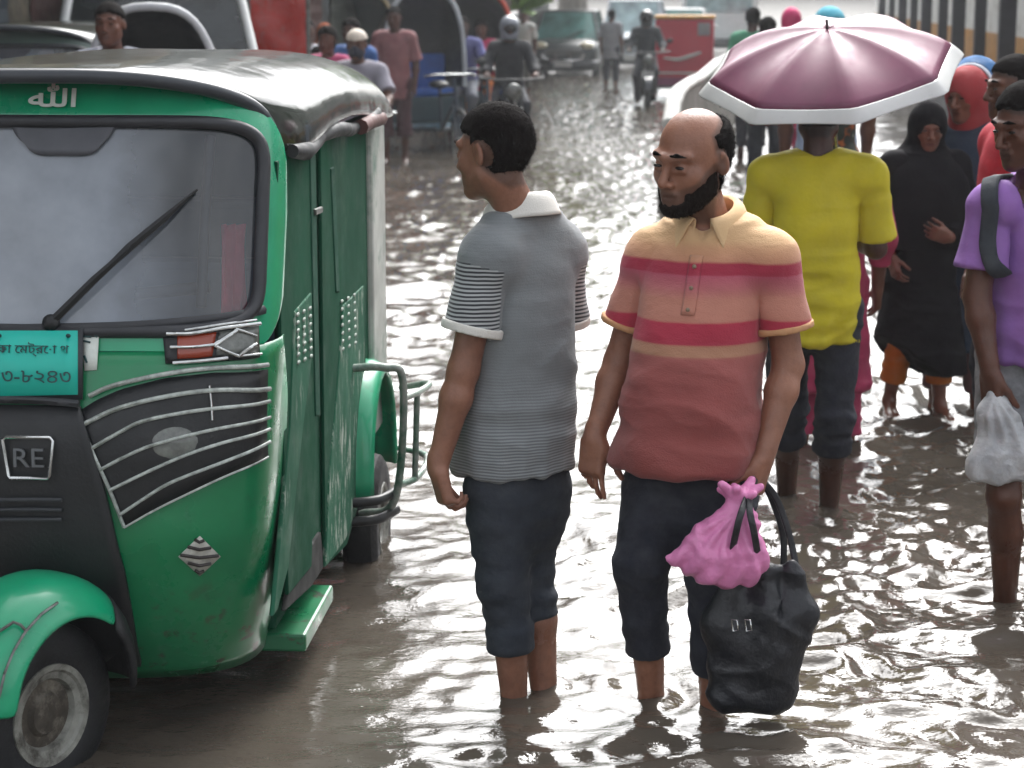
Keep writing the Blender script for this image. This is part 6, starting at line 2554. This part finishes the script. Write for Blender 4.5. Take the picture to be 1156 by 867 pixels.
make_person('far motorcyclist in dark clothes left of the red box cart', (2.26, 34.8), R(-4), s=1.0, res=.014, J=RIDE, tone='#4a2f24', hands=HB,
            top=dict(hem=.80, mat=shirt('#23272e', 'charcoal_shirt'), sleeve=1.85, sr=.07), bottom=dict(mat=navy, cuff=.2), veil=cap_on(mat('black_helmet', '#15171b', rough=.3, coat=.4), helmet=True), seed=32)
make_person('standing man in faded maroon checked shirt beside the blue rickshaw', (-1.27, 22.3), R(-6), s=1.0, res=.011, zoff=.10, tone='#55352a', hair=HAIR,
            J=dict(elR=(-.24, -.03, 1.10), wrR=(-.20, -.22, .98)), top=dict(hem=.72, mat=shirt('#8a5a5c', 'maroon_check', var=.35), sleeve=.9, sr=.085, loose=.02), bottom=dict(mat=shirt('#46262c', 'dark_maroon_lungi'), cuff=.32, end=.09, loose=1.1), seed=33)
make_person('woman in pink with dark hair behind the cyclist', (-1.60, 17.9), R(-14), s=.97, res=.010, tone='#5c3a2b', hair=dict(kind='full', thick=.014),
            top=dict(hem=.45, mat=shirt('#a8406c', 'pink_kameez'), sleeve=.9, flare=.04, name='dress'), bottom=dict(mat=shirt('#a8406c', 'pink_kameez'), cuff=.2), seed=34)
make_person('man in blue shirt standing behind the pink clad woman', (-1.52, 19.6), R(-20), s=1.0, res=.012, tone='#4a2f24', hair=HAIR, top=dict(hem=.75, mat=shirt('#2d5a9a', 'blue_shirt'), sleeve=.9), bottom=dict(mat=navy, cuff=.2), seed=35)
make_person('man in purple blue shirt pulling the orange hooded rickshaw', (-.60, 25.25), R(-6), s=1.0, res=.012, J=RIDE, tone='#4a2f24', hair=HAIR, hands=HB, top=dict(hem=.8, mat=shirt('#5a5c8f', 'lilac_shirt'), sleeve=.8), bottom=dict(mat=shirt('#7d8089', 'grey_lungi'), cuff=.4), seed=36)
SIT = dict(RIDE, kneeL=(.11, -.42, .80), kneeR=(-.11, -.42, .80), ankL=(.11, -.40, .40), ankR=(-.11, -.40, .40), elL=(.24, -.02, 1.08), elR=(-.24, -.02, 1.08), wrL=(.14, -.26, .98), wrR=(-.14, -.26, .98))
make_person('passenger in bright pink with orange trousers under the orange hood', (-.38, 26.1), R(-6), s=.92, res=.012, J=SIT, zoff=.08, tone='#6e4838', hair=dict(kind='full', thick=.014), top=dict(hem=.72, mat=shirt('#c4315e', 'hot_pink'), sleeve=1.2, name='dress'), bottom=dict(mat=shirt('#c06a2a', 'orange_trousers'), cuff=.36), seed=37)
make_person('rickshaw puller with thick black hair in front of the wide black hood', (-2.27, 11.75), R(-4), s=1.02, res=.009, J=RIDE, zoff=.16, tone='#6b4232', hair=HAIR, hands=HB, top=dict(hem=.8, mat=shirt('#6f7280', 'grey_blue_shirt'), sleeve=.8), bottom=dict(mat=navy, cuff=.4), seed=38)
make_person('man in blue beside the dusty auto rickshaw at the top left', (-2.62, 12.9), R(-5), s=.94, res=.010, tone='#5c3a2b', hair=HAIR, top=dict(hem=.75, mat=shirt('#4a68b8', 'cornflower_shirt'), sleeve=.9), bottom=dict(mat=navy, cuff=.2), seed=39)
make_person('man with light blue cap and pale blue shirt beyond the umbrella', (1.78, 11.6), R(176), s=1.02, res=.009, zoff=.10, tone='#5c3a2b', hair=HAIR, top=dict(hem=.72, mat=shirt('#a9bbd8', 'pale_blue_shirt'), sleeve=.7), bottom=dict(mat=navy, cuff=.2), veil=cap_on(shirt('#4fa3b8', 'sky_blue_cap'), True), seed=40)
make_person('man in red shirt far along the footpath beside the divider', (2.30, 18.6), R(170), s=.96, res=.012, zoff=.09, tone='#4a2f24', hair=HAIR, top=dict(hem=.72, mat=shirt('#c2252f', 'scarlet_shirt'), sleeve=.7), bottom=dict(mat=navy, cuff=.2), seed=41)
make_person('man in green shirt at the far end of the white coping', (2.62, 22.5), R(165), s=1.0, res=.013, zoff=.09, tone='#4a2f24', hair=HAIR, top=dict(hem=.72, mat=shirt('#4f9a78', 'sea_green_shirt'), sleeve=.7), bottom=dict(mat=navy, cuff=.2), seed=42)
make_person('woman in magenta scarf far along the footpath', (2.78, 20.6), R(175), s=1.0, res=.012, zoff=.09, tone='#6e4838', top=dict(hem=.5, mat=shirt('#c03a68', 'magenta_dress'), sleeve=1.5, name='dress'), bottom=dict(mat=shirt('#c03a68', 'magenta_dress'), cuff=.2), veil=veil_for(shirt('#c8386e', 'magenta_scarf'), drop=1.2, wide=-.03), seed=43)
make_person('van driver behind the white van windscreen', (-2.02, 15.05), R(-8), s=.95, res=.012, J=SIT, tone='#5c3a2b', hair=HAIR, zoff=-.05, top=dict(hem=.8, mat=shirt('#7a2f2c', 'brick_shirt'), sleeve=.8), bottom=dict(mat=navy, cuff=.36), seed=44)


make_person('person in pale shirt wading beside the dark car', (.20, 38.5), R(-10), s=1.0, res=.014, tone='#5c3a2b', hair=HAIR, top=dict(hem=.72, mat=shirt('#c9c9c4', 'pale_shirt'), sleeve=.8), bottom=dict(mat=shirt('#6d6a66', 'grey_trousers'), cuff=.25), seed=51)
make_person('person in grey wading between the dark car and the silver minivan', (2.02, 42.0), R(160), s=.98, res=.014, tone='#5c3a2b', hair=HAIR, top=dict(hem=.70, mat=shirt('#8b8f94', 'mid_grey_shirt'), sleeve=.8), bottom=dict(mat=navy, cuff=.25), seed=52)
make_person('man in white shirt with folded arms at the shop front', (-1.98, 19.8), R(15), s=1.0, res=.012, tone='#5c3a2b', hair=HAIR, J=dict(elL=(.24, -.08, 1.10), wrL=(-.06, -.20, 1.14), elR=(-.24, -.08, 1.10), wrR=(.06, -.22, 1.10)), top=dict(hem=.72, mat=shirt('#b9bcc4', 'white_blue_shirt'), sleeve=.8), bottom=dict(mat=navy, cuff=.25), seed=53)

make_person('man in brown shirt standing between the two hooded rickshaws', (-1.05, 27.6), R(-15), s=1.0, res=.013, tone='#4a2f24', hair=HAIR, top=dict(hem=.72, mat=shirt('#6b4a35', 'brown_shirt'), sleeve=.8), bottom=dict(mat=navy, cuff=.25), seed=61)
make_person('woman in green dress and orange scarf wading behind the cyclist', (-2.05, 22.6), R(20), s=.95, res=.012, tone='#6e4838', top=dict(hem=.45, mat=shirt('#2f6b4a', 'leaf_green_dress'), sleeve=1.4, name='dress'), bottom=dict(mat=shirt('#2f6b4a', 'leaf_green_dress'), cuff=.2), veil=veil_for(shirt('#b85a2a', 'orange_scarf'), drop=1.2, wide=-.03), seed=62)
make_person('man in white skullcap and beige tunic beyond the orange hood', (-.30, 30.5), R(-5), s=1.0, res=.013, tone='#5c3a2b', hair=HAIR, top=dict(hem=.50, mat=shirt('#a99c86', 'beige_tunic'), sleeve=1.7, sr=.066, name='tunic'), bottom=dict(mat=shirt('#a99c86', 'beige_tunic'), cuff=.2), veil=cap_on(shirt('#d8d5cc', 'white_skullcap'), False), seed=63)
make_person('boy in yellow shirt wading just left of the grey shirted cyclist', (-1.75, 18.6), R(10), s=.86, res=.011, tone='#4a2f24', hair=HAIR, top=dict(hem=.72, mat=shirt('#b08a2a', 'mustard_shirt'), sleeve=.8), bottom=dict(mat=navy, cuff=.4), seed=64)

# ================================================================ bags
def blob(name, label, cat, mt, F, loc, disp, rel=2):
    V, Fc = F.surface()
    V = relax(V, Fc, rel)
    if disp is not None:
        V = V + normals_of(V, Fc) * disp(V)[:, None]
    o = link(name, quad_mesh(name, V, Fc), mt, None, loc)
    tag(o, label, cat)
    return o


# pink bag: knotted top, flared to its lower left corner
K = at(836, 558, 4.72)


def q(px, py, Y=4.72):
    p = at(px, py, Y) - K
    return _v((p.x, p.y, p.z))


F = Field((-.26, -.14, -.30), (.16, .14, .10), .005)
F.cap(q(834, 566), q(832, 585), .024, .030, .02)
F.cap(q(832, 582), q(812, 628), .034, .070, .03, flat=((0, 1, 0), .75))
F.cap(q(836, 588), q(842, 628), .030, .050, .03, flat=((0, 1, 0), .8))
F.cap(q(812, 615), q(772, 632), .066, .024, .04, flat=((0, 1, 0), .65))
F.cap(q(778, 630), q(754, 629), .026, .010, .03, flat=((0, 1, 0), .7))
F.cap(q(800, 632), q(842, 638), .036, .036, .04, flat=((0, 1, 0), .9))
for a in range(7):
    an = 2 * PI * a / 7
    F.cap(q(835, 562), q(835, 560) + _v((.050 * math.cos(an), .032 * math.sin(an), .022 + .012 * math.sin(an * 2))), .015, .010, .012)
pink = mat('pink_thin_plastic', '#dc86b8', rough=.36, var=.14, vscale=9, bump=.5, bscale=30, bdist=.012)
top_k = _v(q(834, 570))


def pd(V):
    d = V - top_k
    ang = np.arctan2(d[:, 0], d[:, 2])
    fall = np.clip(-d[:, 2] / .05, 0, 1)
    return .0045 * np.sin(ang * 22 + 3 * vnoise(V * 12)) * fall + .0055 * ridge(V * (15, 15, 11)) * fall + .0035 * ridge(V * 33 + 4) * fall + .002 * vnoise(V * 60)


pk = blob('carry_bag', 'crumpled pink bag knotted at the top in the bearded man\'s hand', 'bag', pink, F, K, pd, 1)

K2 = at(850, 700, 4.80)


def q2(px, py, Y=4.80):
    p = at(px, py, Y) - K2
    return _v((p.x, p.y, p.z))


F = Field((-.20, -.16, -.30), (.22, .16, .20), .0055)
yx = (0, 1, 0)
F.cap(q2(830, 652), q2(822, 708), .030, .058, .03, flat=(yx, .55))
F.cap(q2(868, 650), q2(866, 706), .034, .070, .03, flat=(yx, .6))
F.cap(q2(893, 640), q2(902, 694), .018, .040, .03, flat=(yx, .6))
F.cap(q2(824, 704), q2(830, 775), .066, .060, .03, flat=(yx, .62))
F.cap(q2(868, 700), q2(866, 775), .080, .066, .03, flat=(yx, .66))
F.cap(q2(902, 692), q2(888, 740), .040, .030, .03, flat=(yx, .6))
F.cap(q2(822, 782), q2(876, 780), .046, .044, .03, flat=(yx, .75))
F.ell(q2(851, 660, 4.72), (.018, .05, .070), .03, 'd')
F.ell(q2(884, 668, 4.74), (.014, .05, .090), .03, 'd')
F.ell(q2(846, 728, 4.70), (.012, .05, .085), .03, 'd')
blkbag = mat('black_shiny_bag', '#1a1c22', rough=.42, var=.4, vscale=8, bump=.55, bscale=14, bdist=.02)


def bagd(V):
    u = np.arctan2(V[:, 0], .09 - V[:, 1])
    pl = ridge(np.c_[V[:, 0] * 17 + 1.2 * vnoise(V * 9), V[:, 1] * 6, V[:, 2] * 3.2])
    cr = ridge(np.c_[V[:, 0] * 9 + V[:, 2] * 13, V[:, 1] * 7, V[:, 2] * 12 + 4])
    return .0075 * pl * np.clip((V[:, 2] + .2) * 6, .3, 1) + .0055 * cr + .002 * vnoise(V * 45)


bb = blob('shoulder_bag', 'limp black bag with long straps hanging below the pink bag', 'bag', blkbag, F, K2, bagd, 2)
for pts in ([(822, 655, 4.76), (829, 610, 4.66), (838, 575, 4.66), (852, 540, 4.80)], [(860, 655, 4.74), (852, 605, 4.66), (846, 570, 4.68), (853, 540, 4.80)],
            [(900, 645, 4.84), (890, 600, 4.86), (876, 562, 4.86), (858, 540, 4.84)], [(884, 650, 4.90), (884, 605, 4.90), (872, 565, 4.88), (859, 540, 4.85)]):
    pth = smooth_path([Vector(q2(*p)) for p in pts], 24)
    rows = []
    for i, p in enumerate(pth):
        d = (pth[min(i + 1, len(pth) - 1)] - pth[max(i - 1, 0)]).normalized()
        sd = d.cross(Vector((.25, -1, .1))).normalized()
        rows.append([p + sd * .008 * k for k in (-1, -.3, .3, 1)])
    MB().grid(rows).build('bag_strap', blkbag, bb, smooth=60, solid=.004)
for px in (829, 844):  # small chrome rings added in place of two white glints
    c0 = q2(px, 706, 4.705)
    MB().tube([Vector(c0) + Vector((dx, 0, dz)) for dx, dz in ((-.006, .014), (.006, .014), (.010, -.012), (-.003, -.014))], .0028, 6, closed=True).build('glint_ring', chrome, bb, smooth=60)

t = NT('white_thin_plastic')
t.l(t.ramp(t.noise(14, 5), [(.3, (.50, .52, .56, 1)), (.7, (.78, .80, .82, 1))]), t.b.inputs['Base Color'])
t.b.inputs['Roughness'].default_value = .28
t.b.inputs['Transmission Weight'].default_value = .25
t.b.inputs['IOR'].default_value = 1.1
t.bump(t.noise(22, 5, .6), .7, .02)
thin_plastic = t.m
K3 = at(1124, 452, 5.74)


def q3(px, py, Y=5.74):
    p = at(px, py, Y) - K3
    return _v((p.x, p.y, p.z))


F = Field((-.16, -.14, -.30), (.22, .14, .08), .0055)
F.cap(q3(1122, 446), q3(1124, 470), .020, .040, .03)
F.cap(q3(1124, 466), q3(1118, 520), .042, .058, .03, flat=((0, 1, 0), .7))
F.cap(q3(1128, 466), q3(1150, 522), .036, .056, .03, flat=((0, 1, 0), .7))
F.cap(q3(1102, 530), q3(1160, 526), .018, .018, .05)
w3 = _v(q3(1122, 440))


def wd(V):
    d = V - w3
    ang = np.arctan2(d[:, 0], -d[:, 2])
    fall = np.clip(-d[:, 2] / .06, 0, 1)
    return .0055 * np.sin(ang * 19 + 3 * vnoise(V * 10)) * fall + .006 * ridge(V * (14, 14, 10)) * fall + .0035 * ridge(V * 30 + 3) * fall


blob('carry_bag', 'white translucent bag hanging from the purple shirted man\'s hand', 'bag', thin_plastic, F, K3, wd, 1)

# ================================================================ thin haze added to lift the blacks like lens veil
if HAZE:
    t = NT('lens_veil_haze')
    t.t.nodes.remove(t.b)
    pv = t.n('ShaderNodeVolumePrincipled')
    pv.inputs['Color'].default_value = (.86, .89, .92, 1)
    pv.inputs['Density'].default_value = HAZE
    pv.inputs['Anisotropy'].default_value = .3
    t.l(pv.outputs[0], t.out.inputs['Volume'])
    m = MB()
    m.box((10, 55, 9.2), (150, 140, 21))
    tag(m.build('haze', t.m), kind='stuff')
